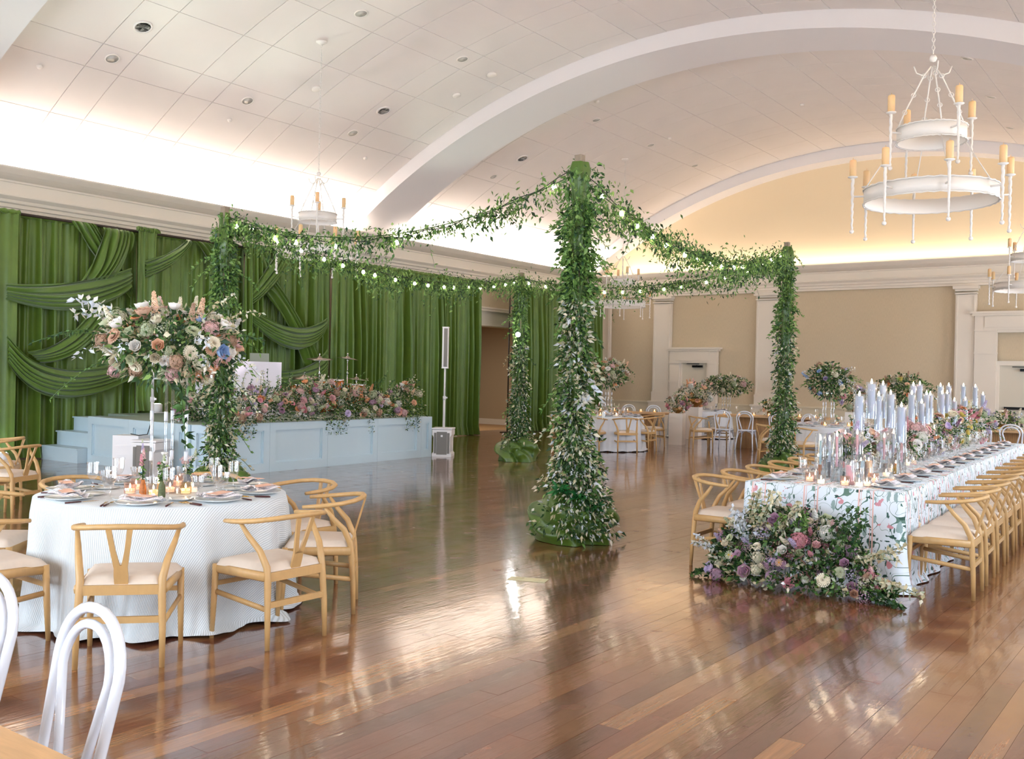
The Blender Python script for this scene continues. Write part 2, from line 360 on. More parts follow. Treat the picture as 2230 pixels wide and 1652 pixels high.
# vault: shell, then single panels
cl = bpy.data.objects.new('ceiling', None); COL.objects.link(cl); cl['kind'] = 'structure'
b = MB(); n = 60
for i in range(n):
    a0 = -AM+2*AM*i/n; a1 = -AM+2*AM*(i+1)/n
    p = [(CX+r*sin(a), CZ+r*cos(a)) for r, a in ((RV+.02, a0), (RV+.02, a1), (RV+.2, a1), (RV+.2, a0))]
    b.add([(x, y, z) for y in (YN-.2, YB+.2) for x, z in p], [(0, 1, 5, 4), (2, 3, 7, 6), (1, 2, 6, 5), (3, 0, 4, 7)], 0, False)
b.build('vault_shell', 'ceiling_paint', cl)
seams = [-36.2, -31.75, -27.15, -24.9, -20.35, -15.75, -13.45, -8.9, -4.3, -1.95, 2.9, 5.2, 9.75, 14.3, 16.5, 21.1, 25.7, 28.0, 32.5, 36.2]
rows = []
def bay(y0, y1, first):
    y = y0; k = first; r = []
    while y < y1-.05:
        L = (1.28, .64, 1.28)[k % 3] if True else 1
        e = min(y+L, y1); r.append((y, e)); y = e; k += 1
    return r
ROWS = bay(-3, 6.1, 0) + bay(7.7, 17.2, 0) + bay(18.6, 28.3, 1)
# measured seams of the middle bay
ROWS = [r for r in ROWS if not (7 < r[0] < 17.3)] + [(7.55, 7.7), (7.7, 9.0), (9.0, 9.63), (9.63, 10.93), (10.93, 11.57), (11.57, 12.86), (12.86, 13.5), (13.5, 14.8), (14.8, 15.4), (15.4, 16.7), (16.7, 17.2)]
pc = {}; cnt = 0; rest = MB()
def panel_mesh(mb, da, L, a0=0, y0=0, world=False):
    g = .007/RV; k = 3; vs = []
    for r in (RV, RV+.018):
        for y in (.007, L-.007):
            for i in range(k+1):
                a = a0+g+(da-2*g)*i/k; vs.append((r*sin(a)+(CX if world else 0), y+y0, r*cos(a)+(CZ if world else 0)))
    w = k+1; fs = [(i, i+w, i+1+w, i+1) for i in range(k)] + [(i, i+1, i+1+2*w, i+2*w) for i in range(k)] + [(i+w, i+3*w, i+1+3*w, i+1+w) for i in range(k)] + [(0, 2*w, 3*w, w), (k, k+w, k+3*w, k+2*w)]
    mb.add(vs, fs, 0, False)
for (y0, y1) in sorted(ROWS):
    for a0, a1 in zip(seams[:-1], seams[1:]):
        mid = np.array([CX+RV*sin(R_((a0+a1)/2)), (y0+y1)/2, CZ+RV*cos(R_((a0+a1)/2))-EYE]); v = RC.T @ mid; dep = -v[2]
        vis = dep > 2 and abs(v[0]/dep) < .58 and v[1]/dep < .44 and y0 > 7
        if vis and cnt < 295:
            key = (round(a1-a0, 2), round(y1-y0, 2))
            if key not in pc: q = MB(); panel_mesh(q, R_(a1-a0), y1-y0); pc[key] = q.mesh('ceiling_panel', 'ceiling_paint')
            o = link('ceiling_panel', pc[key], cl, (CX, y0, CZ)); o.rotation_euler = (0, R_(a0), 0); cnt += 1
        else: panel_mesh(rest, R_(a1-a0), y1-y0, R_(a0), y0, True)
o = rest.build('further_ceiling_panels', 'ceiling_paint', cl); o['kind'] = 'stuff'
# arched ribs
def rib(name, y0, y1):
    b = MB(); n = 48
    for i in range(n):
        a0 = -AM+2*AM*i/n; a1 = -AM+2*AM*(i+1)/n
        p = [(CX+r*sin(a), CZ+r*cos(a)) for r, a in ((RA, a0), (RA, a1), (RV+.03, a1), (RV+.03, a0))]
        b.add([(x, y, z) for y in (y0, y1) for x, z in p], [(0, 1, 5, 4), (2, 3, 7, 6), (0, 3, 2, 1), (4, 5, 6, 7)], 0, False)
    struct(name, b, 'arch_paint')
rib('trim_3', 17.2, 18.6); rib('trim_4', 28.3, 29.05); rib('trim_5', 6.1, 7.55)
# cornices
def cornice(prof, name, axis):
    b = MB(); n = len(prof)
    if axis == 'L': P = [[(XL+d, y, z) for d, z in prof] for y in (YN, YB)]
    elif axis == 'R': P = [[(XR-d, y, z) for d, z in prof] for y in (YN, YB)]
    elif axis == 'N': P = [[(x, YN+d, z) for d, z in prof] for x in (XL, XR)]
    else: P = [[(x, YB-d, z) for d, z in prof] for x in (XL, XR)]
    b.add(P[0]+P[1], [(i, (i+1) % n, n+(i+1) % n, n+i) for i in range(n)] + [tuple(range(n)), tuple(range(2*n-1, n-1, -1))], 0, False)
    struct(name, b, 'trim_paint')
PROF = [(-.05, 4.30), (.08, 4.30), (.08, 4.36), (.11, 4.37), (.11, 4.43), (.14, 4.45), (.15, 4.50), (.20, 4.56), (.20, 4.585), (.13, 4.60), (.13, 4.80), (.15, 4.81), (.15, 4.84), (.17, 4.85), (.20, 4.86), (.25, 4.89), (.30, 4.93), (.34, 4.98), (.37, 5.02), (.37, 5.05), (.33, 5.05), (.12, 4.92), (-.05, 4.92)]
cornice(PROF, 'trim_6', 'L'); cornice(PROF, 'trim_7', 'R'); cornice([(d, z+.05) for d, z in PROF], 'trim_8', 'B'); cornice(PROF, 'trim_9', 'N')
b = MB(); b.box((XL-.02, (YN+YB)/2, 5.25), (.06, YB-YN, .9)); struct('trim_10', b, 'plaster_white')
b = MB(); b.box((XL+.06, (YN+DY0)/2, 4.20), (.12, DY0-YN, .20)); struct('trim_11', b, 'dark_bronze')  # dark track box, its colour carrying the shade under the left cornice
# corner pilaster and back pilasters
def pilaster(num, x0, x1):
    b = MB(); w = x1-x0; c = (x0+x1)/2
    b.box((c, YB-.09, 2.5), (w, .14, 3.2)); b.box((c, YB-.07, 4.23), (w+.04, .16, .08)); b.box((c, YB-.11, 4.13), (w+.02, .2, .04)); b.box((c, YB-.13, 4.29), (w+.12, .26, .08))
    b.box((c, YB-.1, 1.17), (w+.04, .18, .06)); b.box((c, YB-.1, 1.0), (w+.03, .17, .28)); b.box((c, YB-.12, .42), (w+.2, .2, .84)); b.box((c, YB-.13, .87), (w+.24, .24, .06)); b.box((c, YB-.13, .1), (w+.24, .23, .2))
    b.box((x0+.05, YB-.17, 2.65), (.03, .02, 2.8)); b.box((x1-.05, YB-.17, 2.65), (.03, .02, 2.8))
    struct('trim_%d' % num, b, 'trim_paint')
pilaster(12, -17.5, -17.1); pilaster(13, -15.43, -14.8); pilaster(14, -11.86, -11.2); pilaster(15, -6.13, -5.6); pilaster(16, -2.6, -2.0)
# doors with surrounds
def doorway(num, x0, x1, hh, fx0, fx1, capz, transom):
    b = MB(); y = YB-.1
    b.box((x0-.13+.03, y, hh/2), (.24, .12, hh)) ; b.box((x1+.10, y, hh/2), (.24, .12, hh))
    top = capz-.5
    for xa, xb in ((fx0, x0-.05), (x1+.05, fx1)):
        b.box(((xa+xb)/2, y-.03, top/2), (xb-xa, .16, top)); b.box(((xa+xb)/2, y-.05, top-.62), (xb-xa+.02, .16, .05)); b.box(((xa+xb)/2, y-.05, top-.01), (xb-xa+.03, .17, .04)); b.box(((xa+xb)/2, y-.05, .12), (xb-xa+.03, .17, .24))
    b.box(((fx0+fx1)/2, y-.03, capz-.28), (fx1-fx0, .16, .44)); b.box(((fx0+fx1)/2, y-.06, capz-.03), (fx1-fx0+.24, .24, .06)); b.box(((fx0+fx1)/2, y-.05, capz-.09), (fx1-fx0+.12, .2, .06)); b.box(((fx0+fx1)/2, y-.12, capz-.28), (fx1-fx0-.5, .02, .3))
    b.box(((x0+x1)/2, y, hh+.06), (x1-x0+.1, .1, .12))
    if transom: b.box(((x0+x1)/2, y-.01, top-.02), (x1-x0+.5, .14, .1))
    struct('trim_%d' % (16+num), b, 'trim_paint')
    d = MB(); d.box(((x0+x1)/2, YB-.07, hh/2+.01), (x1-x0, .05, hh-.02)); dr = struct('door_%d' % num, d, 'door_paint')
    q = MB(); xm = x0+(x1-x0)*.62; q.box((xm, YB-.14, hh-.12), (.34, .08, .07)); q.box((xm-.15, YB-.16, hh-.04), (.42, .02, .02), rz=.1); q.box((xm, YB-.17, hh-.1), (.05, .05, .04)); q.build('door_closer', 'dark_metal', dr)
    q = MB(); q.box(((x0+x1)/2+.1, YB-.14, 1.03), (x1-x0-.1, .05, .07)); q.build('push_bar', 'dark_metal', dr)
doorway(1, -14.39, -13.47, 2.17, -14.77, -13.13, 2.66, False)
doorway(2, -5.02, -3.9, 2.17, -5.62, -3.3, 3.62, True)
# ---------------------------------------------------------------- chandeliers, ceiling fittings
def vault(a, y, r=RV): return Vector((CX+r*sin(R_(a)), y, CZ+r*cos(R_(a))))
def chandelier(label, x, y, zr, D, ztop):
    t = thing('chandelier', label, 'chandelier', (x, y, zr), .2, 'two-tier white ring chandeliers')
    r1 = D/2; r2 = r1*.52; zu = .63*D/1.31; hb = .15*D/1.31; k = D/1.31
    for nm, r, z in (('lower_ring', r1, 0), ('upper_ring', r2, zu)):
        b = MB(); n = 48
        b.lathe([(r-.012, -hb/2), (r, -hb/2), (r, hb/2), (r-.012, hb/2), (r-.012, -hb/2)], n, 0, (0, 0, z), False)
        for zz in (-hb/2, hb/2):
            b.tube([((r+.004+.004*cos(i*PI*.9))*cos(2*PI*i/72), (r+.004+.004*cos(i*PI*.9))*sin(2*PI*i/72), z+zz+.005*sin(i*PI*.9)) for i in range(72)], .009, 5, 0, True)
        b.build(nm, 'chandelier_white', t)
    def arm(a, r, z):
        b = MB(); x, y = cos(a), sin(a); R2 = r+.12*k
        b.tube([(x*(r-.01), y*(r-.01), z), (x*R2, y*R2, z)], .011*k, 6)
        m = 26; b.tube([((R2+.004*cos(i*1.6))*x, (R2+.004*cos(i*1.6))*y + .004*sin(i*1.6), z+.20*k-.55*k*i/m) for i in range(m+1)], [.016*k-.007*k*i/m*(1 if i > 8 else 0)+.003*k*(i % 2) for i in range(m+1)], 6)
        b.ball((x*R2, y*R2, z-.37*k), .024*k, 8); b.lathe([(.02*k, 0), (.05*k, .012*k), (.05*k, .02*k)], 10, 0, (x*R2, y*R2, z+.19*k))
        o = b.build('candle_arm', 'chandelier_white', t)
        c = MB(); c.lathe([(.036*k, 0), (.036*k, .165*k), (.030*k, .175*k), (.006*k, .170*k)], 12, 0, (x*R2, y*R2, z+.21*k)); c.tube([(x*R2, y*R2, z+.38*k), (x*R2, y*R2, z+.41*k)], .003*k, 4)
        c.build('candle', 'candle_cream', o)
    for i in range(8): arm(2*PI*i/8+.25, r1, 0)
    for i in range(4): arm(2*PI*i/4+.6, r2, zu)
    b = MB()
    for i in range(4):
        a = 2*PI*i/4+.3
        b.tube([(r1*cos(a), r1*sin(a), hb/2), (r1*.86*cos(a), r1*.86*sin(a), zu*.35), (r2*1.02*cos(a), r2*1.02*sin(a), zu-hb/2)], .006*k, 5)
        P = [(r2*cos(a), r2*sin(a), zu+hb/2), (r2*.8*cos(a), r2*.8*sin(a), zu+.24*k), (r2*.55*cos(a), r2*.55*sin(a), zu+.42*k), (.09*k*cos(a), .09*k*sin(a), zu+.62*k), (.02*cos(a), .02*sin(a), zu+.72*k)]
        b.tube(P, .008*k, 5)
        for p in P[1:4]: b.tube([(p[0]+.022*k*cos(q), p[1], p[2]+.022*k*sin(q)) for q in [2*PI*j/8 for j in range(8)]], .005*k, 4, 0, True)
        b.tube([(P[3][0], P[3][1], P[3][2]), (P[3][0]*1.8, P[3][1]*1.8, P[3][2]+.03*k), (P[3][0]*2.1, P[3][1]*2.1, P[3][2]+.1*k)], .007*k, 5)
    b.ball((0, 0, zu+.80*k), .04*k, 8)
    b.build('hanger_frame', 'chandelier_white', t)
    b = MB(); z = zu+.84*k; i = 0; zt = ztop-zr
    while z < zt-.04:
        u = (1, 0) if i % 2 else (0, 1)
        b.tube([(u[0]*.016*cos(q), u[1]*.016*cos(q), z+.028*sin(q)+.03) for q in [2*PI*j/6 for j in range(6)]], .0055, 4, 0, True); z += .046; i += 1
    b.build('chain', 'chandelier_white', t)
    b = MB(); b.lathe([(.10, 0), (.10, -.02), (.05, -.05), (.0, -.06)], 14, 0, (0, 0, zt)); b.build('canopy', 'chandelier_white', t)
    return t
chandelier('white two-tier ring chandelier nearest the green curtains, left of the tall central post', -13.45, 12.23, 3.76, 1.31, 7.6)
chandelier('largest two-tier white ring chandelier, hanging at upper right', -2.78, 11.7, 3.72, 1.42, 7.62)
chandelier('small far white ring chandelier behind the garland, right of the central post', -13.4, 23.23, 3.62, 1.27, 7.58)
chandelier('far white ring chandelier cut by the right edge of the picture', -3.5, 23.2, 3.72, 1.30, 7.62)

def onvault(name, label, cat, a, y, prof_r, kind, group):
    t = thing(name, label, cat, vault(a, y, RV-.002), 0, group); t.rotation_euler = (0, R_(a), 0)
    b = MB()
    if kind == 'down':
        b.lathe([(prof_r, 0), (prof_r, -.012), (prof_r*.84, -.014), (prof_r*.82, -.006)], 22, 0, cap=False); b.build('trim_ring', 'plaster_white', t)
        c = MB(); c.lathe([(prof_r*.82, -.006), (prof_r*.8, -.004), (0.001, -.002)], 22); c.build('reflector', 'light_recess', t)
    elif kind == 'speaker':
        b.lathe([(prof_r, 0), (prof_r, -.015), (prof_r*.8, -.02), (prof_r*.78, -.012)], 22, 0, cap=False); b.build('trim_ring', 'ceiling_paint', t)
        c = MB(); c.lathe([(prof_r*.78, -.012), (0.001, -.012)], 22); c.build('grille', 'plaster_white', t)
    else:
        b.lathe([(prof_r, 0), (prof_r, -.03), (prof_r*.7, -.045), (0, -.05)], 14); b.build('cover', 'plaster_white', t)
    return t
DL = [(-14.5, 12.24, 'above the small chandelier'), (-25.9, 9.31, 'leftmost of the row of dark round recesses'), (-26.06, 12.18, 'second from the left in the row nearest the cove'), (-26.15, 15.03, 'just left of the near arch'),
      (-14.63, 15.11, 'high up just left of the near arch'), (-14.94, 20.36, 'first behind the near arch'), (-15.16, 23.25, 'halfway between the two arches'), (-15.39, 26.05, 'closest to the far arch'),
      (-26.4, 20.13, 'low behind the near arch, left of the central post'), (15.98, 20.03, 'top right behind the near arch'), (15.44, 23.09, 'middle of the three at the right edge'), (14.89, 26.24, 'lowest of the three at the right edge')]
for a, y, w in DL: onvault('recessed_downlight', 'round recessed ceiling downlight, ' + w, 'downlight', a, y, .125 if y < 17 else .11, 'down', 'recessed downlights in the vault')
for a, y, w in [(-22.53, 9.33, 'largest, near the top left corner'), (-22.83, 15.1, 'left of the near arch beside two downlights'), (-23.0, 20.22, 'left of the central post top'), ]:
    onvault('ceiling_speaker', 'flush round white ceiling speaker, ' + w, 'speaker', a, y, .16, 'speaker', 'flush ceiling speakers')
for a, y, w, r in [(-28.18, 8.35, 'far left', .045), (-28.33, 12.19, 'between the left downlight and the chandelier chain', .045), (-28.44, 15.97, 'low at the left end of the near arch', .045), (-14.88, 16.15, 'close to the near arch', .10), (-18.45, 16.15, 'above the ceiling speaker by the near arch', .09),
                (-22.83, 13.19, 'beside the chandelier chain', .09), (-12.73, 19.42, 'small, first behind the near arch', .05), (-.36, 23.47, 'small, centre of the far bay', .05), (-13.16, 23.3, 'small, above the far downlights', .05)]:
    onvault('smoke_detector', 'white round smoke detector on the ceiling, ' + w, 'smoke detector', a, y, r, 'cap', 'small round ceiling caps')

# ---------------------------------------------------------------- curtains and swags
XC = -16.5
def curtain(label, y0, y1, x, zt, seed, amp=.085, per=.26, flare=0., zb=.02, group='green floor-length curtains'):
    rr = random.Random(seed); n = max(24, int((y1-y0)/per*18)); ph = [rr.uniform(0, 6.28) for _ in range(6)]; L = y1-y0
    def fn(u, v):
        y = y0+L*u; z = zt+(zb-zt)*v
        s = L*u/per*2*PI; w = s + 1.3*sin(s*.21+ph[0]) + .8*sin(s*.37+ph[1])
        a = 1.6*amp*(.45+.55*min(1, v*2.2))*(.7+.45*sin(s*.13+ph[2]))
        d = a*sin(w) + .35*a*sin(2.3*w+ph[3]) + .18*a*sin(4.7*w+ph[4])*(1-.4*v)
        g = .02*sin(w*3+ph[5])*max(0, 1-v*14)
        yy = y + .25*a*cos(w)*v + flare*(u-.5)*v*v
        return (x+d+g+ (.06*v if v > .97 else 0), yy, z + (.012*sin(w*3) if v < .01 else 0))
    b = MB(); b.grid(fn, n, 16)
    o = tag(b.build('curtain', 'curtain_green'), label, 'curtain', group)
    h = MB(); h.tube([(x, y0-.02+(L+.04)*i/60, zt-.035+.004*sin(i*2.1)) for i in range(61)], [.042+.012*sin(i*1.7) for i in range(61)], 6); h.build('gathered_header', 'curtain_green', o)
    return o
ZT = 4.15
curtain('green curtain panel at the extreme left edge, in front of the others', 6.2, 8.18, XC+.28, ZT, 1)
curtain('pleated green curtain behind the left swags, from the left edge to the first hanging drape', 8.0, 10.5, XC, ZT, 2, .07, .3)
curtain('pleated green curtain between the two narrow hanging drapes', 10.5, 13.0, XC, ZT, 3, .07, .28)
curtain('pleated green curtain behind the cymbals and the right swags', 13.0, 15.4, XC, ZT, 4, .07, .26)
curtain('deeply pleated green curtain behind the right half of the stage', 15.35, 18.0, XC+.15, ZT, 5, .10, .24)
curtain('pleated green curtain between the tall speaker and the doorway', 17.95, 20.75, XC+.15, ZT, 6, .10, .2, -.12)
curtain('green curtain to the right of the doorway, behind the leafy posts', 22.3, 24.7, XC+.1, ZT+.04, 7, .10, .25, .1)
curtain('last green curtain ending at the corner of the back wall', 24.65, 27.25, XC+.1, ZT, 8, .10, .22)
def drape(label, y0, y1, seed, zb):
    curtain(label, y0, y1, XC+.3, ZT+.03, seed, .06, .13, 0, zb, 'narrow hanging green drapes')
drape('narrow hanging green drape where the left swags end', 10.38, 10.78, 21, .8)
drape('narrow hanging green drape behind the leafy left post', 12.78, 13.22, 22, .8)
b = MB(); b.tube([(XC+.12, y, ZT-.03) for y in (6.1, 14, 20.8)], .025, 8); b.tube([(XC+.1, 22.25, ZT-.0), (XC+.1, 27.3, ZT-.03)], .025, 8)
for y in (6.3, 10.3, 14.3, 18.3, 20.7, 22.35, 27.2): b.tube([(XC-.05, y, 0), (XC-.05, y, ZT-.03)], .02, 8); b.box((XC-.05, y, .01), (.3, .3, .02))
tag(b.build('curtain_rail_frame', 'dark_bronze'), 'pipe frame carrying the green curtains', 'curtain rail')
def swag(label, top, bot, nf, x=.33, puff=.10):
    """top and bot: pixel triples (start, middle, end) read off the picture, laid on the curtain plane"""
    T = [onx(p[0], p[1], XC+x) for p in top]; B = [onx(p[0], p[1], XC+x) for p in bot]
    def q(P, u): # quadratic through three points
        a = P[0]*((1-u)*(1-2*u)) + P[1]*(4*u*(1-u)) + P[2]*(u*(2*u-1)); return a
    def fn(u, v):
        p = q(T, u)*(1-v) + q(B, u)*v
        env = sin(PI*min(max(u, .0), 1))**.5 if 0 < u < 1 else 0
        a = nf*2*PI*(v+.05*sin(v*9+u*2)+.03*sin(u*5+nf)); d = .05*sin(a)*(.5+.5*env) + puff*sin(PI*v)*(.35+.65*env) + .02*sin(2*a+u*4)*env
        return (p.x + d - (1-env)*.04, p.y, p.z + .012*cos(a)*env)
    b = MB(); b.grid(fn, 26, nf*9)
    return tag(b.build('fabric_swag', 'swag_green'), label, 'swag', 'gathered fabric swags')
swag('gathered green swag crossing the first bay just below the top fan', [(16, 617), (150, 614), (288, 583)], [(16, 652), (175, 676), (288, 628)], 5, .40)
swag('broad fanned green swag falling from the rail left of the first hanging drape', [(228, 494), (212, 545), (178, 612)], [(290, 504), (283, 550), (245, 612)], 6, .36)
swag('dark gathered swag crossing behind the top fan from the rail down to the right', [(160, 480), (205, 555), (285, 650)], [(212, 488), (250, 560), (292, 630)], 5, .22)
swag('rope-like green swag sweeping down left behind the tall flowers', [(205, 665), (140, 735), (60, 765)], [(255, 668), (185, 760), (90, 790)], 5, .33)
swag('lowest deep green swag at the left, nearly touching the steps', [(18, 728), (110, 798), (262, 790)], [(20, 792), (130, 868), (300, 818)], 6, .42)
swag('light green swag rising from the first drape up to the rail', [(318, 568), (370, 548), (408, 520)], [(318, 606), (380, 574), (420, 526)], 5, .36)
swag('dark green swag falling from the rail towards the leafy left post', [(424, 524), (455, 566), (492, 612)], [(466, 530), (485, 562), (505, 590)], 5, .2)
swag('light green swag fanning up beside the smaller chandelier', [(548, 632), (575, 590), (604, 548)], [(548, 668), (598, 620), (640, 556)], 5, .36)
swag('dark narrow swag beside the second hanging drape', [(548, 545), (560, 580), (575, 620)], [(590, 548), (592, 575), (598, 612)], 4, .22)
swag('dark green swag falling behind the cymbals', [(575, 632), (628, 716), (662, 806)], [(604, 606), (652, 690), (712, 800)], 4, .24)
swag('shiny deep green swag hung across the bay above the booth', [(550, 673), (640, 712), (714, 692)], [(550, 705), (642, 762), (712, 716)], 6, .40)
swag('green swag curving up behind the left cymbal', [(610, 806), (668, 796), (714, 760)], [(610, 850), (680, 838), (714, 808)], 6, .36)

# ---------------------------------------------------------------- stage
SZ = .77
def onseg(P, Q, px):  # where sight column px meets the ground line PQ
    best = min((abs((RC.T @ (np.array([P[0]+(Q[0]-P[0])*t, P[1]+(Q[1]-P[1])*t, -EYE+SZ])))[0]/-(RC.T @ (np.array([P[0]+(Q[0]-P[0])*t, P[1]+(Q[1]-P[1])*t, -EYE+SZ])))[2]*F+W/2-px), t) for t in [i/400 for i in range(401)])
    return best[1]
P0, P1, P2, P3 = (-15.2, 8.92), (-12.22, 8.76), (-12.05, 8.93), (-12.5, 14.38)
st = thing('stage', 'pale blue panelled stage platform under the flower bank', 'stage', (0, 0, 0))
b = MB(); b.prism([(-16.2, 9.85), (P0[0], 9.85), (P0[0], P0[1]+.03), (P1[0], P1[1]+.03), (P2[0]-.03, P2[1]), (P3[0]-.03, P3[1]-.03), (-16.1, 14.5)], .02, SZ-.01); b.build('stage_deck', 'stage_deck', st)
def spanel(A, B):
    A = Vector((A[0], A[1], 0)); B = Vector((B[0], B[1], 0)); L = (B-A).length; d = (B-A)/L; a = math.atan2(d.y, d.x); g = .002
    b = MB(); b.box((L/2, .02, SZ/2), (L-g, .03, SZ)); fw = min(.13, L*.3)
    for (x0, x1, z0, z1) in ((g, fw, 0, SZ), (L-fw, L-g, 0, SZ), (fw, L-fw, SZ-.12, SZ), (fw, L-fw, 0, .14)): b.box(((x0+x1)/2, -.014, (z0+z1)/2), (x1-x0, .04, z1-z0))
    for (x0, x1, z0, z1) in ((fw, fw+.018, .14, SZ-.12), (L-fw-.018, L-fw, .14, SZ-.12), (fw, L-fw, SZ-.138, SZ-.12), (fw, L-fw, .14, .158)): b.box(((x0+x1)/2, -.002, (z0+z1)/2), (x1-x0, .02, z1-z0))
    b.build('stage_panel', 'stage_blue', st, A, a)
ts = [0] + [onseg(P2, P3, px) for px in (585, 711, 820, 915)] + [1]
for t0, t1 in zip(ts[:-1], ts[1:]): spanel((P2[0]+(P3[0]-P2[0])*t0, P2[1]+(P3[1]-P2[1])*t0), (P2[0]+(P3[0]-P2[0])*t1, P2[1]+(P3[1]-P2[1])*t1))
spanel(P1, P2)
ts = [0] + [onseg(P0, P1, px) for px in (285, 385)] + [1]
for t0, t1 in zip(ts[:-1], ts[1:]): spanel((P0[0]+(P1[0]-P0[0])*t0, P0[1]+(P1[1]-P0[1])*t0), (P0[0]+(P1[0]-P0[0])*t1, P0[1]+(P1[1]-P0[1])*t1))
spanel(P3, (-14.6, 14.5))
t = thing('stage_steps', 'pale blue box steps at the left end of the stage', 'steps', (0, 0, 0))
for k in range(3):
    x0 = -16.35 if k < 2 else -16.3; y0 = 8.72+.27*k; h = .24*(k+1)
    b = MB(); b.box(((x0-15.2)/2, (y0+9.75)/2, h/2-.012), (-15.22-x0, 9.75-y0, h-.024)); b.build('riser_box', 'stage_blue', t)
    b = MB(); b.box(((x0-15.2)/2, (y0+9.75)/2-.012, h-.012), (-15.2-x0, 9.75-y0+.025, .024)); b.build('tread', 'stage_blue', t)

# DJ booth, laptop
def facing(p): return math.atan2(-p[0], p[1]) # local -Y towards the camera when rotated by this
bt = thing('dj_booth', 'white panelled booth on the stage, glowing beside the left post', 'booth', (0, 0, SZ))
bt.location = (-14.5, 11.5, SZ)
A = onz(446, 900, SZ); xb = -14.0
ya = onx(452, 800, xb).y; yb = onx(612, 800, xb).y; ztb = onx(530, 786, xb).z
b = MB(); b.box((.5, (ya+yb)/2-11.5, (ztb-SZ)/2), (.03, yb-ya, ztb-SZ)); b.build('front_panel', 'booth_white', bt)
b = MB(); b.box((.33, ya-11.48, (ztb-SZ)/2), (.32, .03, ztb-SZ)); b.build('side_panel', 'booth_white', bt)
b = MB(); b.box((.33, yb-11.52, (ztb-SZ)/2), (.32, .03, ztb-SZ)); b.build('side_panel', 'booth_white', bt)
b = MB(); b.box((.33, (ya+yb)/2-11.5, ztb-SZ-.2), (.31, yb-ya-.04, .03)); b.build('shelf', 'booth_white', bt)
b = MB(); b.box((.52, (ya+yb)/2-11.5, (ztb-SZ)*.45), (.01, yb-ya-.02, .02)); b.build('front_seam', 'booth_white', bt)
lt = thing('laptop', 'open laptop screen sticking up behind the white booth', 'laptop', (-14.3, yb-.25, ztb-.18)); lt.rotation_euler = (0, 0, .9)
b = MB(); b.box((0, 0, .012), (.34, .24, .02)); b.build('keyboard_base', 'laptop', lt)
b = MB(); b.box((0, .13, .18), (.34, .012, .32), M=None); b.build('screen', 'laptop', lt)

# drum kit
def cymbal(label, px, py, x, r, tilt, ztop=None):
    p = onx(px, py, x); t = thing('cymbal_stand', label, 'cymbal', (p.x, p.y, SZ), 0, 'cymbals on stands'); h = p.z-SZ
    b = MB(); b.lathe([(r, 0), (r*.6, .018), (r*.22, .028), (r*.18, .045), (r*.06, .06), (0, .062)], 28, 0); o = b.build('cymbal', 'cymbal', t, (0, 0, h)); o.rotation_euler = (R_(tilt), R_(4), 0)
    b = MB(); b.tube([(0, 0, .45), (0, 0, h+.09)], .011, 8); b.tube([(0, 0, .3), (0, 0, h*.72)], .015, 8); b.lathe([(.03, 0), (.03, .03)], 8, 0, (0, 0, h*.72)); b.lathe([(.028, 0), (.028, .03)], 8, 0, (0, 0, h-.05)); b.ball((0, 0, h+.1), .02, 8)
    for k in range(3): b.tube([(0, 0, .4), (.28*cos(k*2.1), .28*sin(k*2.1), .012)], .010, 6)
    b.build('stand', 'chrome', t)
cymbal('larger bronze cymbal on a chrome stand, left of the pair', 696, 782, -14.7, .27, 4)
cymbal('smaller bronze cymbal on a chrome stand beside the larger one', 757, 781, -14.6, .22, -5)
cymbal('low dark cymbal in front of the orange drums', 663, 822, -14.3, .27, 7)
cymbal('low flat cymbal behind the flowers at the right', 776, 826, -14.9, .24, -3)
dk = thing('drum_kit', 'orange wooden drum kit half hidden behind the flower bank', 'drum kit', (-14.6, 13.4, SZ))
def drum(nm, c, r, h, rx=0):
    b = MB(); b.lathe([(r, -h/2), (r, h/2)], 24, 0); o = b.build(nm, 'drum_orange', dk, c); o.rotation_euler = (rx, 0, 0)
    q = MB()
    for z in (-h/2, h/2): q.lathe([(r+.012, z-.015), (r+.012, z+.015), (r-.004, z+.015)], 24, 0, cap=False)
    for k in range(8): q.box(((r+.012)*cos(k*PI/4), (r+.012)*sin(k*PI/4), 0), (.014, .014, h*.6))
    q.build('hoop', 'chrome', o); q = MB(); q.lathe([(r, h/2+.004), (0.001, h/2+.006)], 24); q.build('drum_head', 'drum_head', o)
drum('tom_drum', (.35, -.25, .56), .15, .2); drum('tom_drum', (.3, .15, .56), .17, .22); drum('floor_drum', (.25, .75, .38), .22, .4); drum('bass_drum', (0, .1, .28), .27, .4, PI/2); drum('snare_drum', (.2, -.65, .5), .18, .14)

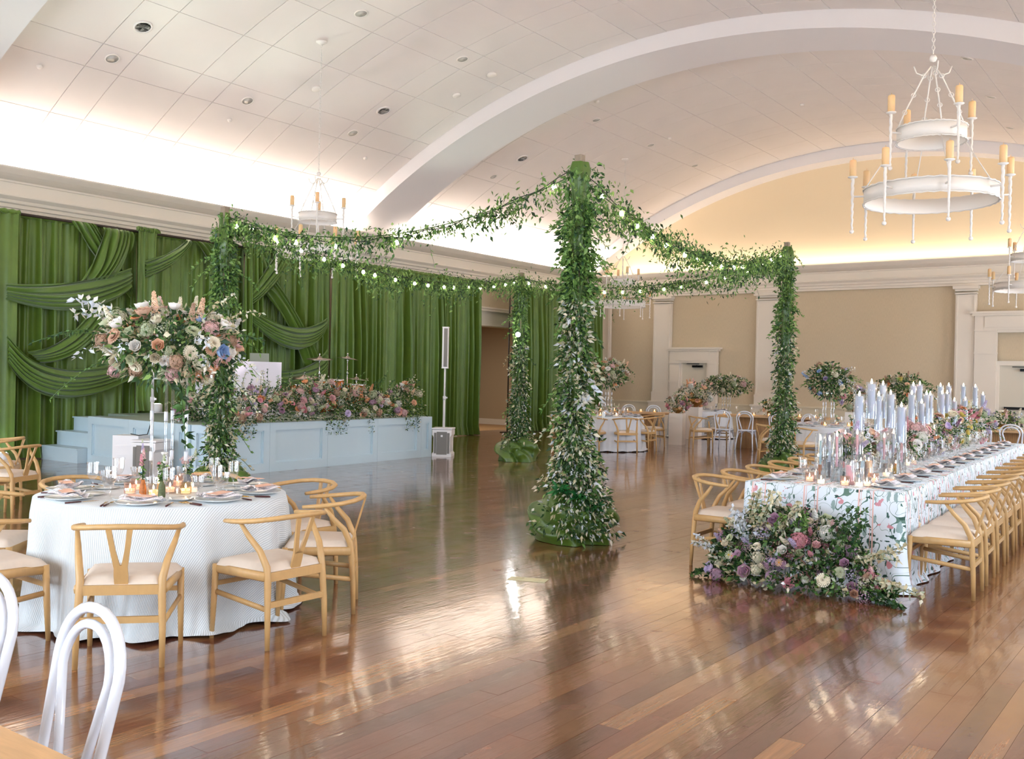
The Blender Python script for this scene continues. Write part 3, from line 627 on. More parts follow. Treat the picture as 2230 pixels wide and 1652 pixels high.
# column speakers
def speaker(label, x, y, rz, ztop, zbot, group):
    t = thing('column_speaker', label, 'speaker', (x, y, 0), rz, group)
    b = MB(); w = .19; prof = [(-w, -.0), (w, 0), (w, .05), (w*.86, .09), (w*.86, .38), (w, .42), (w, .52), (-w, .52), (-w, .42), (-w*.86, .38), (-w*.86, .09), (-w, .05)]
    b.prism(prof, -.22, .22, M=Matrix(((1, 0, 0), (0, 0, 1), (0, 1, 0)))); b.box((0, 0, .54), (.40, .45, .025)); b.build('subwoofer', 'speaker_white', t)
    b = MB(); b.box((0, -.225, .26), (.20, .012, .44)); b.box((-.13, -.223, .26), (.045, .01, .40)); b.box((.13, -.223, .26), (.045, .01, .40)); b.build('grille', 'speaker_grille', t)
    b = MB(); b.box((0, -.234, .40), (.04, .004, .04)); b.build('badge', 'speaker_white', t)
    b = MB(); b.tube([(0, 0, .53), (0, 0, 1.15)], .024, 10); b.tube([(0, 0, 1.1), (0, 0, zbot+.03)], .018, 10); b.lathe([(.032, 0), (.032, .07)], 10, 0, (0, 0, 1.1)); b.box((.035, 0, 1.14), (.05, .02, .03)); b.build('pole', 'speaker_white', t)
    b = MB(); h = ztop-zbot; b.box((0, .02, zbot+h/2), (.115, .12, h)); b.box((0, .02, ztop), (.125, .13, .015)); b.box((0, .02, zbot), (.125, .13, .015)); b.build('column', 'speaker_white', t)
    b = MB(); b.box((.01, -.043, zbot+h/2), (.07, .01, h*.94)); b.build('column_grille', 'speaker_grille', t)
speaker('white column speaker standing at the right end of the stage', -12.42, 14.68, .55, 2.52, 1.72, 'white column speakers')
speaker('white column speaker half hidden behind the tall flowers, in front of the stage', -12.55, 8.32, .45, 2.55, 1.74, 'white column speakers')
b = MB(); b.box((0, 0, .29), (.42, .3, .58)); b.box((0, -.155, .42), (.3, .01, .03)); b.box((0, -.155, .2), (.3, .01, .2)); tag(b.build('equipment_case', 'white_plastic', None, (-13.22, 8.42, 0), .45), 'white equipment box left of the half hidden speaker', 'case')
b = MB(); b.tube([(-13.2, 8.4, .6), (-12.95, 8.37, .59), (-12.7, 8.35, .62), (-12.56, 8.34, .9)], .007, 5); tag(b.build('audio_cable', 'cable_dark'), 'dark cable looping from the white case to the speaker pole', 'cable')

# uplights on the floor and stage, washing the curtains
def uplight(label, x, y, z, power, col=(.72, 1.0, .82), tilt=22, size=42):
    t = thing('uplight', label, 'uplight', (x, y, z), 0, 'small floor uplights')
    b = MB(); b.lathe([(.08, .02), (.085, .05), (.085, .16), (.06, .17)], 14); b.box((0, 0, .01), (.16, .16, .02)); b.build('housing', 'white_plastic', t)
    b = MB(); b.lathe([(.06, .172), (.001, .172)], 14); b.build('lens', 'uplight_lens', t)
    l = bpy.data.lights.new('uplight_beam', 'SPOT'); l.energy = power; l.color = col; l.spot_size = R_(size); l.spot_blend = .7; l.shadow_soft_size = .05
    o = bpy.data.objects.new('uplight_beam', l); COL.objects.link(o); o.parent = t; o.location = (0, 0, .2); o.rotation_euler = (0, R_(180+tilt), 0)
uplight('small uplight on the floor at the far left edge', -16.0, 7.9, 0, 260)
uplight('small uplight on the stage behind the acrylic stand', -15.9, 10.65, SZ, 260)
uplight('small uplight at the right end of the stage deck', -15.9, 17.2, 0.0, 220)
uplight('small uplight glowing at the left foot of the booth', -13.7, 10.9, SZ, 50, (1, .86, 1), 15, 90)
uplight('small uplight glowing at the right foot of the booth', -13.7, 12.15, SZ, 50, (1, .86, 1), 15, 90)
uplight('small uplight behind the booth under the shiny swag', -15.95, 13.1, SZ, 120)
# ---------------------------------------------------------------- foliage and flowers
GREENS = [lin(c) for c in ('34552a', '426634', '4e7238', '2a4522', '5c8040', '38583a', '25401f')]
LIGHTG = [lin(c) for c in ('6a8f44', '82a455', '90b060', '557c38', '749850')]
PALE = [lin(c) for c in ('d9cfae', 'cfc3a0', 'e3dcc6', 'c3b890', 'b9c3a8')]
WHITEL = [lin(c) for c in ('e6e8ea', 'd4dae4', 'e9e4d4')]
def nrm(a): return a/np.maximum(np.linalg.norm(a, axis=-1, keepdims=True), 1e-9)
def leaves(name, P, D, L, Wd, C, parent, fold=.25, droop=.15):
    n = len(P); P = np.asarray(P, float); D = nrm(np.asarray(D, float)); L = np.broadcast_to(L, (n,))[:, None]; Wd = np.broadcast_to(Wd, (n,))[:, None]
    r = RNG.normal(size=(n, 3)); s = nrm(np.cross(D, r)); nn = np.cross(s, D)
    V = np.zeros((n, 6, 3)); z = np.array([0, 0, -1.])
    V[:, 0] = P; V[:, 1] = P + D*L*.5 - nn*Wd*fold; V[:, 2] = P + D*L*.42 + s*Wd*.5; V[:, 3] = P + D*L*.42 - s*Wd*.5; V[:, 4] = P + D*L*.98 + z*L*droop; V[:, 5] = P + D*L*.78 - nn*Wd*fold*.6 + z*L*droop*.4
    me = npmesh(name, V, [(0, 2, 1), (0, 1, 3), (2, 4, 5, 1), (1, 5, 4, 3)], np.asarray(C), 'lc', ['leaf'], 6)
    o = link(name, me, parent); o['kind'] = 'stuff'; return o
def pick(cols, n): a = np.array(cols); c = a[RNG.integers(0, len(a), n)].copy(); c[:, :3] *= RNG.uniform(.8, 1.2, (n, 1)); return c
def mixcols(n, parts):
    out = np.zeros((n, 4)); r = RNG.random(n); lo = 0
    for cols, w in parts:
        m = (r >= lo) & (r < lo+w); out[m] = pick(cols, int(m.sum())); lo += w
    m = out[:, 3] == 0; out[m] = pick(parts[0][0], int(m.sum())); return out
# flower prototypes, unit radius about 1, opening along +Z; colour comes from the object
def petal(V, Fc, Cc, ang, tilt, r0, L, w, cup, z0, shade, k=2):
    """grid petal 3 x (k+1)"""
    base = len(V); ca, sa = cos(ang), sin(ang)
    for j in range(k+1):
        t = j/k; rr = r0+L*t*cos(tilt+cup*t); zz = z0+L*t*sin(tilt+cup*t); ww = w*(.35+.9*t-.45*t*t) if k > 1 else w
        for i in (-1, 0, 1):
            y = ww*i; dz = .18*w*abs(i)*(1 if tilt+cup > .3 else .6)
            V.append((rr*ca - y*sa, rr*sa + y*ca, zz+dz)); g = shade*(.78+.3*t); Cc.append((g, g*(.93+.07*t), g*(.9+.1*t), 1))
    for j in range(k):
        for i in range(2): a = base+j*3+i; Fc.append((a, a+1, a+4, a+3))
def proto(name, fn, center=None):
    V, Fc, Cc = [], [], []; fn(V, Fc, Cc); me = bpy.data.meshes.new(name); me.from_pydata(V, [], Fc)
    at = me.color_attributes.new('dep', 'FLOAT_COLOR', 'POINT'); at.data.foreach_set('color', np.array(Cc).reshape(-1).astype(np.float32))
    me.materials.append(MATS['petal']); me.polygons.foreach_set('use_smooth', [True]*len(Fc)); me.update(); return me
def rose(V, Fc, Cc):
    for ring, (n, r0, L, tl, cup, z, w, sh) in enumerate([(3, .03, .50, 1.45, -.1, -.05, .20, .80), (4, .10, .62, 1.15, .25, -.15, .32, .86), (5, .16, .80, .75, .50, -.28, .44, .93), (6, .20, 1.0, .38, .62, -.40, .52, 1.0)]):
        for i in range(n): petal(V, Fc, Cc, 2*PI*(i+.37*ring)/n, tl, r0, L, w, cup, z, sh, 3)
def mum(V, Fc, Cc):
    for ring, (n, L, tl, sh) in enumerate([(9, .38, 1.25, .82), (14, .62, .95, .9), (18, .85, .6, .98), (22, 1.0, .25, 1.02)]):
        for i in range(n): petal(V, Fc, Cc, 2*PI*(i+.3*ring)/n, tl, .05, L, .125, -.25, -.1, sh)
def daisy(V, Fc, Cc):
    for i in range(13): petal(V, Fc, Cc, 2*PI*i/13, .12, .2, .8, .14, -.1, 0, 1)
    b = len(V)
    for i in range(8): V.append((.24*cos(i*PI/4), .24*sin(i*PI/4), .04)); Cc.append((.9, .55, .08, 1))
    V.append((0, 0, .16)); Cc.append((.95, .65, .1, 1))
    for i in range(8): Fc.append((b+i, b+(i+1) % 8, b+8))
def cluster(nf, sz, squash, spike=0):
    def fn(V, Fc, Cc):
        if nf == 60:
            for j in range(6):
                for i in range(9):
                    th = PI*.62*j/5; V.append((.78*sin(th)*cos(i*2*PI/9), .78*sin(th)*sin(i*2*PI/9), .78*squash*cos(th))); Cc.append((.55, .6, .5, 1))
            for j in range(5):
                for i in range(9): Fc.append((j*9+i, (j+1)*9+i, (j+1)*9+(i+1) % 9, j*9+(i+1) % 9))
        rr = random.Random(nf)
        for k in range(nf):
            t = (k+.5)/nf; ph = k*2.39996
            if spike: z = t*2.2-.3; r = .42*(1-t*.75); d = Vector((cos(ph), sin(ph), .35)).normalized(); c = Vector((r*cos(ph), r*sin(ph), z))
            else:
                th = math.acos(1-1.25*t); d = Vector((sin(th)*cos(ph), sin(th)*sin(ph), cos(th))); jr = rr.uniform(.8, 1.08)*(1+.1*sin(3*ph)+.1*sin(5*th)); c = Vector((d.x*.85*jr, d.y*.85*jr, d.z*squash*jr))
            u = d.orthogonal().normalized(); w = d.cross(u); a0 = rr.random()*2; g = rr.uniform(.75, 1.1)
            for q in range(4):
                a = a0+q*PI/2; e = u*cos(a)+w*sin(a); f = d.cross(e); b = len(V)
                V += [tuple(c), tuple(c+e*sz*.6+f*sz*.42+d*.05), tuple(c+e*sz*1.05+d*.02), tuple(c+e*sz*.6-f*sz*.42+d*.05)]
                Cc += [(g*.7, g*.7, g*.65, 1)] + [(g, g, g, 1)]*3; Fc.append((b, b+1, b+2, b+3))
    return fn
ARR = 1.18
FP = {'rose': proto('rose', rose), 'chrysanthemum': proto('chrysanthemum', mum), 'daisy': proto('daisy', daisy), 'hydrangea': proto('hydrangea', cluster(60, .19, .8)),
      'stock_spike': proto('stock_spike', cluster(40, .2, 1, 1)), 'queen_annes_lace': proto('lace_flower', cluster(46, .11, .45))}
WHITE, CREAM, PEACH, ORANGE, PINK, ROSE, LILAC, MAUVE, BLUE, SAGE, YELLOW, BROWN, PLUM = [lin(c) for c in ('f8f4ee', 'f6ecd4', 'fbd0b0', 'f4ac7c', 'f6c8c8', 'e79ca8', 'd4c4e6', 'cfa6c0', 'a4c2ec', 'd2d8b4', 'f0dc78', 'cba48c', '94608a')]
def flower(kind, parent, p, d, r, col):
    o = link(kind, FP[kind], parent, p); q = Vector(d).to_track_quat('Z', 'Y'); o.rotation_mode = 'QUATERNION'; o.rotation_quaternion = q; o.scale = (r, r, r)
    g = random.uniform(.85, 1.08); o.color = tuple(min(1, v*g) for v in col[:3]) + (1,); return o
KINDS = [('rose', .052), ('chrysanthemum', .042), ('hydrangea', .06), ('stock_spike', .055), ('daisy', .03), ('queen_annes_lace', .06)]
def arrangement(t, n, R, palette, nleaf, seed, weights=(5, 3, 4, 2, 1, 2), fs=1., up=.25, leafmix=None, Ll=.06, spray=0, kinds=KINDS, half=False, ysc=1., droop=.0):
    """R=(rx,ry,rz) half axes of the flower mass round the parent's (0,0,0)"""
    rr = random.Random(seed); R = Vector(R)
    for i in range(n):
        while True:
            v = Vector((rr.gauss(0, 1), rr.gauss(0, 1), rr.gauss(up, 1)))
            if v.length > .1: v.normalize(); 
            if not half or v.z > -.05: break
        k, r = rr.choices(kinds, weights)[0]; f = rr.uniform(.86, 1.08)
        p = Vector((v.x*R.x*f, v.y*R.y*f, v.z*R.z*f*(.85 if k == 'stock_spike' and v.z < 0 else 1))); d = Vector((v.x/R.x, v.y/R.y, v.z/R.z+.2/R.z)).normalized()
        if k == 'stock_spike': d.z = abs(d.z)+.3
        c = rr.choice(palette)
        if k == 'hydrangea' and (c is ORANGE or c is PEACH or c is YELLOW or (c is BLUE and rr.random() < .5)): c = rr.choice([CREAM, SAGE, BROWN, PINK, SAGE])
        c = SAGE if k == 'queen_annes_lace' and rr.random() < .6 else c
        flower(k, t, p, d, r*fs*ARR*rr.uniform(.8, 1.2), c)
    v = nrm(RNG.normal(size=(nleaf, 3))+[0, 0, up*.6]); f = 1.1*RNG.random((nleaf, 1))**.5; P = v*f*np.array(R)
    if half: P[:, 2] = np.abs(P[:, 2])
    D = v+RNG.normal(size=v.shape)*.5
    Cc = mixcols(nleaf, leafmix or [(GREENS, .68), (PALE, .2), (LIGHTG, .12)])
    Ps, Ds, Cs, Lr = [P], [D], [Cc], [RNG.uniform(.6, 1.3, nleaf)*Ll]
    st = MB()
    for i in range(spray):
        a = rr.uniform(0, 2*PI); e = rr.uniform(-.2, .9); d = Vector((cos(a)*cos(e), sin(a)*cos(e), sin(e))); p = Vector((d.x*R.x, d.y*R.y, d.z*R.z))*.8; ln = rr.uniform(.6, 1.1)*min(R.x, R.z)*1.0
        pts = []; m = 9
        for j in range(m):
            s = j/(m-1); pts.append(p+d*ln*s+Vector((0, 0, -ln*(.5+droop)*s*s)))
        st.tube(pts, [.003-.002*j/(m-1) for j in range(m)], 4)
        q = np.repeat(np.array([list(x) for x in pts[2:]]), 3, axis=0); dd = RNG.normal(size=q.shape); Ps.append(q+dd*.006); Ds.append(dd+np.array(list(d))*.6); pal = rr.choice([PALE, GREENS, LIGHTG, WHITEL]); Cs.append(pick(pal, len(q))); Lr.append(RNG.uniform(.5, .9, len(q))*Ll)
    # stems up the middle
    for i in range(14):
        v_ = Vector((rr.gauss(0, .5), rr.gauss(0, .5), rr.gauss(.3, .5))); st.tube([(0, 0, -R.z*.3), (v_.x*R.x*.5, v_.y*R.y*.5, v_.z*R.z*.6)], .003, 4)
    o = st.build('stems', 'stem_green', t); o['kind'] = 'stuff'
    LL = np.concatenate(Lr); leaves('foliage', np.concatenate(Ps), np.concatenate(Ds), LL, LL*RNG.uniform(.35, .6, len(LL)), np.concatenate(Cs), t)

# ---------------------------------------------------------------- leafy posts and garlands
POSTS = [((-9.56, 7.25), 3.50), ((-5.15, 8.05), 3.75), ((-10.81, 14.95), 3.55), ((-5.84, 15.41), 3.86)]
PL_ = ['leftmost leafy green-wrapped post, behind the round table and in front of the stage', 'tall central leafy green-wrapped post, nearest to the camera', 'leafy green-wrapped post beyond the central one, by the doorway', 'leafy green-wrapped post at the right, behind the long table']
def post(i):
    (x, y), h = POSTS[i]; t = thing('garlanded_post', PL_[i], 'post', (x, y, 0), 0, 'leafy wrapped posts of the canopy'); rr = random.Random(50+i)
    b = MB(); b.box((0, 0, h/2), (.075, .075, h-.02)); b.box((0, 0, .012), (.4, .4, .02)); b.build('wooden_post', 'post_wood', t)
    b = MB(); lean = -.0
    def wrap(u, v):
        z = .3+(h-.38)*v; a = 2*PI*u; r = .062+.012*sin(a*5+z*3+i)+.010*sin(a*3-z*5)+(.012*sin(z*9)) ; r *= 1.25 if v > .85 else 1; r *= (.75 if v > .985 else 1)
        return (r*cos(a), r*sin(a), z)
    b.grid(wrap, 28, 40, 0, True); b.build('fabric_wrap', 'wrap_green', t)
    # bunched cloth round the foot
    Rb = .43 if i != 3 else .40
    def mound(u, v):
        a = 2*PI*u; s_ = v; tw = a + 1.6*s_ + .5*sin(a*2+i)
        fold = .5+.5*sin(tw*4+i+2.5*s_); f2 = .5+.5*sin(tw*9+4*s_)
        r = Rb*(cos(s_*PI/2)**.5)*(.78+.24*fold+.07*f2); z = .40*sin(s_*PI/2)**.9*(1+.14*sin(a*2+i)) - .05*(1-fold)*sin(PI*s_)
        sw = sin((s_*3+a*.35+.3*sin(a*3))*2*PI); r += .030*sw*sin(PI*min(1, s_*1.3)); z += .02*sin(tw*6+s_*14)*sin(PI*s_)
        return (max(r, .07)*cos(a), max(r, .07)*sin(a), .004 if s_ < .02 else max(z, .004)+.012)
    b = MB(); b.grid(mound, 160, 30, 0, True); b.build('bunched_cloth', 'wrap_green', t)
    # vines
    vine = MB()
    for k in range(5):
        ph = rr.uniform(0, 6.28); tw = rr.uniform(2, 5)*rr.choice((-1, 1)); vine.tube([(.09*cos(ph+tw*j/30), .09*sin(ph+tw*j/30), .3+(h-.5)*j/30) for j in range(31)], .005, 4)
    vine.build('vine_stems', 'stem_green', t)['kind'] = 'stuff'
    N = (6500, 12500, 6500, 6500)[i]
    z = RNG.beta(1.0, 1.25, N)*(h-.1)+.12
    # width profile of the growth along the height
    zz = z/h; pro = np.interp(zz, [0, .08, .16, .25, .45, .6, .78, .86, .93, 1], {0: [.20, .22, .17, .14, .13, .16, .10, .10, .10, .05], 1: [.36, .40, .30, .17, .15, .14, .15, .18, .20, .06], 2: [.40, .38, .26, .19, .13, .11, .11, .12, .13, .08], 3: [.2, .25, .2, .16, .15, .15, .13, .12, .1, .05]}[i])
    a = RNG.uniform(0, 2*PI, N); cl_ = np.sin(z*9+3*np.cos(a+i))+np.sin(z*4.3+2*a+i); kp = (cl_ > -.4) | (RNG.random(N) < .35) | (z < .9); a, z, zz, pro = a[kp], z[kp], zz[kp], pro[kp]; N = len(a); r = .055+pro*.68*np.minimum(np.abs(RNG.normal(0, .6, N)), 1.25); cl = .06*np.sin(z*7+i*2+a)
    off = (np.where(zz > .85, .0, 0))
    kp = ~((zz > (.88 if i == 1 else .93)) & (r < .15)) ; a, z, zz, r, cl = a[kp], z[kp], zz[kp], r[kp], cl[kp]; N = len(a)
    if i == 1: kp = ~((z < .45) & (np.cos(a)*.806+np.sin(a)*.592 < .25) & (RNG.random(N) < .85)); a, z, zz, r, cl = a[kp], z[kp], zz[kp], r[kp], cl[kp]; N = len(a)
    P = np.stack([(r+cl*.4)*np.cos(a), (r+cl*.4)*np.sin(a), z], 1); D = np.stack([np.cos(a), np.sin(a), RNG.uniform(-1.1, .5, N)], 1)+RNG.normal(size=(N, 3))*.65
    wp = 0.38 if i == 1 else .26
    C = mixcols(N, [(GREENS, 1-wp-.2), (PALE, wp*.75), (WHITEL, wp*.25), (LIGHTG, .2)])
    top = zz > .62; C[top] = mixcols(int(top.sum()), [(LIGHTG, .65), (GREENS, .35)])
    L = RNG.uniform(.03, .075, N)*(1.1 if i == 1 else 1.15)
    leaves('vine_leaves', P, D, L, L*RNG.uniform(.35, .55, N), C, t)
    # sprays sticking out
    st = MB(); Ps, Ds, Cs, Ls = [], [], [], []
    for k in range(70 if i == 1 else 42):
        z0 = rr.uniform(.2, h-.15); a = rr.uniform(0, 6.28); ln = rr.uniform(.12, .32)*(1.1 if z0 < .6 else 1); d = Vector((cos(a), sin(a), rr.uniform(-.3, .7))).normalized()
        pts = [Vector((.07*cos(a), .07*sin(a), z0))+d*ln*j/7+Vector((0, 0, -ln*.8*(j/7)**2)) for j in range(8)]
        for q in pts:
            if q.z < .05: q.z = .05
        st.tube(pts, .003, 4); q = np.repeat(np.array([list(p) for p in pts[2:]]), 3, axis=0); dd = RNG.normal(size=q.shape)*.7+np.array(list(d))
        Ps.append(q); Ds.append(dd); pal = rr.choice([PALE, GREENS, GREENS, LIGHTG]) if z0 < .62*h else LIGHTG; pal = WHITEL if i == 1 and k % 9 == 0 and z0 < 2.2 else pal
        Cs.append(pick(pal, len(q))); Ls.append(np.full(len(q), .085 if pal is WHITEL else .055))
    st.build('side_stems', 'stem_green', t)['kind'] = 'stuff'
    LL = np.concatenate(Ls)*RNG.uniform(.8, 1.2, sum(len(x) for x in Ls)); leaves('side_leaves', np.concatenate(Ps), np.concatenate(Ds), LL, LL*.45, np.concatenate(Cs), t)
    if i == 1:   # cascade over the right of the cloth
        n = 900; q = RNG.random(n); an = R_(-38)+RNG.normal(0, .55, n); ro = .20+.28*q; P = np.stack([ro*np.cos(an), ro*np.sin(an), .75*(1-q)**1.1+.03+RNG.random(n)*.08], 1); D = np.stack([np.cos(an), np.sin(an), RNG.uniform(-1, .6, n)], 1)+RNG.normal(size=(n, 3))*.4
        leaves('cascade_leaves', P, D, RNG.uniform(.035, .08, n), .028, mixcols(n, [(GREENS, .6), (PALE, .2), (WHITEL, .2)]), t)
        # palm-like green clump over the cloth
        P = []; D = []; 
        for (cx_, cy_, cz_) in ((.2, -.2, .45), (.3, -.1, .33), (.05, -.32, .5)):
            for k in range(26): a = RNG.uniform(0, 6.28); e = RNG.uniform(-.3, 1); P.append((cx_, cy_, cz_)); D.append((cos(a)*cos(e)+.4, sin(a)*cos(e)-.5, sin(e)))
        n = len(P); leaves('broad_leaves', P, D, RNG.uniform(.10, .17, n), .045, pick([lin('2d7a3c'), lin('3c8f48'), lin('276a34')], n), t)
for i in range(4): post(i)

def topof(i): (x, y), h = POSTS[i]; return Vector((x, y, h-.12))
def sagpt(A, B, s, sag): p = A.lerp(B, s); p.z -= sag*4*s*(1-s); return p
def garland(label, A, B, sag, n, seed, thick, holes=0., Ll=.06):
    t = thing('leaf_garland', label, 'garland', A, 0, 'leaf garlands strung between the posts'); rr = random.Random(seed); Lg = (B-A).length
    b = MB(); b.tube([sagpt(A, B, j/40, sag)-A for j in range(41)], .006, 5); b.build('garland_rope', 'stem_green', t)
    s = RNG.random(n); dens = .5+.5*np.sin(s*Lg*5.3+seed)*np.sin(s*Lg*2.1+1)
    keep = RNG.random(n) < (1-holes*(1-dens)); s = s[keep]; n = len(s); P = np.array([list(sagpt(A, B, q, sag)-A) for q in s])
    th = thick*(.5+.8*(.5+.5*np.sin(s*Lg*3.1+seed*2)))
    P += RNG.normal(size=P.shape)*th[:, None]*np.array([.5, .5, .55]); P[:, 2] -= np.abs(RNG.normal(0, 1, n))*th*.55
    D = RNG.normal(size=P.shape)*.8+np.array([0, 0, -.8]); C = mixcols(n, [(LIGHTG, .6), (GREENS, .4)]); L = RNG.uniform(.5, 1.2, n)*Ll
    Ps, Ds, Cs, Ls = [P], [D], [C], [L]; st = MB()
    for k in range(int(Lg*9)):
        q0 = rr.random(); p = sagpt(A, B, q0, sag)-A; ln = rr.uniform(.1, .32)*(thick/.12); a = rr.uniform(0, 6.28); d = Vector((cos(a)*.6, sin(a)*.6, rr.uniform(-1, .4)))
        pts = [p+d*ln*j/6+Vector((0, 0, -ln*.5*(j/6)**2)) for j in range(7)]; st.tube(pts, .002, 3); q = np.repeat(np.array([list(x) for x in pts[1:]]), 2, axis=0)
        Ps.append(q); Ds.append(RNG.normal(size=q.shape)+np.array([0, 0, -.5])); Cs.append(mixcols(len(q), [(LIGHTG, .55), (GREENS, .45)])); Ls.append(RNG.uniform(.5, 1.1, len(q))*Ll)
    st.build('tendrils', 'stem_green', t)['kind'] = 'stuff'; LL = np.concatenate(Ls)
    leaves('garland_leaves', np.concatenate(Ps), np.concatenate(Ds), LL, LL*RNG.uniform(.35, .55, len(LL)), np.concatenate(Cs), t)
def lights(label, A, B, sag, n, seed, skip=()):
    t = thing('string_lights', label, 'string lights', A, 0, 'bulb strings between the posts'); rr = random.Random(seed); w = MB(); pts = [sagpt(A, B, j/60, sag+.03)-A+Vector((0, 0, .015*sin(j*.9))) for j in range(61)]
    w.tube(pts, .005, 5); w.build('cable', 'cable_dark', t)
    for k in range(n):
        if k in skip: continue
        s = (k+.5+rr.uniform(-.2, .2))/n; p = sagpt(A, B, s, sag+.03)-A
        b = MB(); b.lathe([(.012, 0), (.013, -.03), (.010, -.035)], 8); o = b.build('lamp_socket', 'cable_dark', t, p)
        b = MB(); b.lathe([(.009, -.033), (.02, -.05), (.024, -.066), (.017, -.082), (0, -.088)], 10); b.build('bulb', 'bulb', o)
T = [topof(i) for i in range(4)]
GF=1
garland('leaf garland from the left post up to the tall central post', T[0], T[1]+Vector((0, 0, -.05)), .42, 2600, 1, .11, .5)
garland('leaf garland with bulbs from the left post towards the doorway post', T[0]+Vector((0, 0, -.05)), T[2], .32, 5200, 2, .15, .3)
garland('leaf garland with bulbs dipping from the central post to the right post', T[1]+Vector((0, 0, -.1)), T[3]+Vector((0, 0, -.05)), .42, 5200, 3, .16, .35)
garland('farthest leaf garland, level across from the doorway post to the right post', T[2], T[3]+Vector((0, 0, -.15)), .3, 4400, 4, .15, .3)
lights('string of lit bulbs along the garland from the left post towards the doorway', T[0]+Vector((.1, .1, 0)), T[2], .34, 17, 5)
lights('string of lit bulbs along the garland from the central post to the right post', T[1]+Vector((.05, .1, -.1)), T[3]+Vector((-.05, 0, 0)), .45, 15, 6)
lights('string of lit bulbs along the farthest garland', T[2], T[3]+Vector((0, 0, -.1)), .32, 13, 7)
lights('string with few lit bulbs between the left post and the central post', T[0], T[1], .45, 10, 8, (4, 6, 7, 8))
# one bright lamp shining from the doorway post
p = onz(1122, 730, 0); t = thing('spot_lamp', 'small brilliant lamp shining halfway up the post by the doorway', 'lamp', (-10.68, 14.72, 2.36))
b = MB(); b.lathe([(.03, -.05), (.04, 0), (.04, .03)], 12); b.build('housing', 'dark_metal', t)
mat('spot_glow', 'ffffff', .5, emit='ffffff', es=120); b = MB(); b.ball((.02, -.05, 0), .045, 10); b.build('lens', 'spot_glow', t)

# flower bank along the stage front (one thing, its blooms are parts)
fb = thing('flower_bank', 'long low bank of mixed flowers and leaves along the front edge of the stage', 'flowers', (-12.4, 11.4, SZ+.02))
rr = random.Random(99); q0, q1 = 9.0, 14.05
def bankx(y): return P2[0]+(P3[0]-P2[0])*(y-P2[1])/(P3[1]-P2[1])
PALB = [CREAM, WHITE, CREAM, PEACH, PEACH, ORANGE, PINK, ROSE, LILAC, MAUVE, SAGE, YELLOW, CREAM, BROWN]
for i in range(290):
    y = rr.uniform(q0, q1); hh = .52+.10*sin(y*2.3)+.06*sin(y*5.1); s = rr.random()
    ang = PI*(.02+.78*s); w_ = .33; k, r = rr.choices(KINDS, (5, 4, 5, 3, 3, 5))[0]
    p = Vector((bankx(y)-.22+w_*cos(ang)*rr.uniform(.8, 1.05)-fb.location.x, y-11.4, hh*sin(ang)*rr.uniform(.75, 1.0)+.04)); d = Vector((cos(ang)+.15, rr.uniform(-.4, .3), sin(ang)*.8+.1))
    pal = PALB + ([ORANGE, PEACH]*3 if y > 12.2 else [ROSE, PINK, MAUVE]*1)
    flower(k, fb, p, d, r*1.25*rr.uniform(.75, 1.2), rr.choice([CREAM, SAGE, PINK, BROWN, MAUVE, WHITE]) if k == 'hydrangea' else rr.choice(pal) if k != 'queen_annes_lace' else rr.choice([SAGE, WHITE, CREAM]))
N = 10500; y = RNG.uniform(q0-.1, q1+.05, N); hh = .56+.10*np.sin(y*2.3)+.06*np.sin(y*5.1); ang = PI*RNG.uniform(-.05, .85, N); f = RNG.uniform(.35, 1.03, N)
X = np.array([bankx(v) for v in y])-.22+.33*np.cos(ang)*f-fb.location.x; Z = np.maximum(hh*np.sin(ang)*f, -.0)+.02
low = (RNG.random(N) < .14) & (np.sin(y*6.1)+np.sin(y*2.7+1) > .5); X[low] = np.array([bankx(v) for v in y[low]])+.05-fb.location.x; Z[low] = -RNG.random(low.sum())**2*.28
P = np.stack([X, y-11.4, Z], 1); D = np.stack([np.cos(ang)+.2, RNG.normal(0, .6, N), np.sin(ang)], 1)+RNG.normal(size=(N, 3))*.4; L = RNG.uniform(.025, .065, N)
leaves('foliage', P, D, L, L*.5, mixcols(N, [(GREENS, .62), (PALE, .28), (LIGHTG, .1)]), fb)
st = MB(); Ps, Ds, Cs = [], [], []
for k in range(60):
    y = rr.uniform(q0, q1); p = Vector((bankx(y)-.3-fb.location.x, y-11.4, .3)); ln = rr.uniform(.3, .55); d = Vector((rr.uniform(-.3, .3), rr.uniform(-.4, .4), 1)).normalized()
    pts = [p+d*ln*j/8+Vector((.1*(j/8)**2, 0, 0)) for j in range(9)]; st.tube(pts, .003, 3); q = np.repeat(np.array([list(x) for x in pts[3:]]), 3, axis=0); Ps.append(q); Ds.append(RNG.normal(size=q.shape)+[0, 0, .4]); Cs.append(pick(rr.choice([PALE, LIGHTG, GREENS]), len(q)))
st.build('tall_sprigs', 'stem_green', fb)['kind'] = 'stuff'; leaves('sprig_leaves', np.concatenate(Ps), np.concatenate(Ds), .045, .02, np.concatenate(Cs), fb)

fc = thing('flower_cluster', 'smaller mixed flower cluster on the stage corner, left of the leafy left post', 'flowers', onz(428, 918, SZ)+Vector((-.25, .3, .02)))
before = set(); arrangement(fc, n=60, R=(.42, .42, .42), palette=[LILAC, MAUVE, CREAM, SAGE, PINK, WHITE, ROSE], nleaf=1300, seed=88, half=True, spray=12, fs=1.0, Ll=.05)
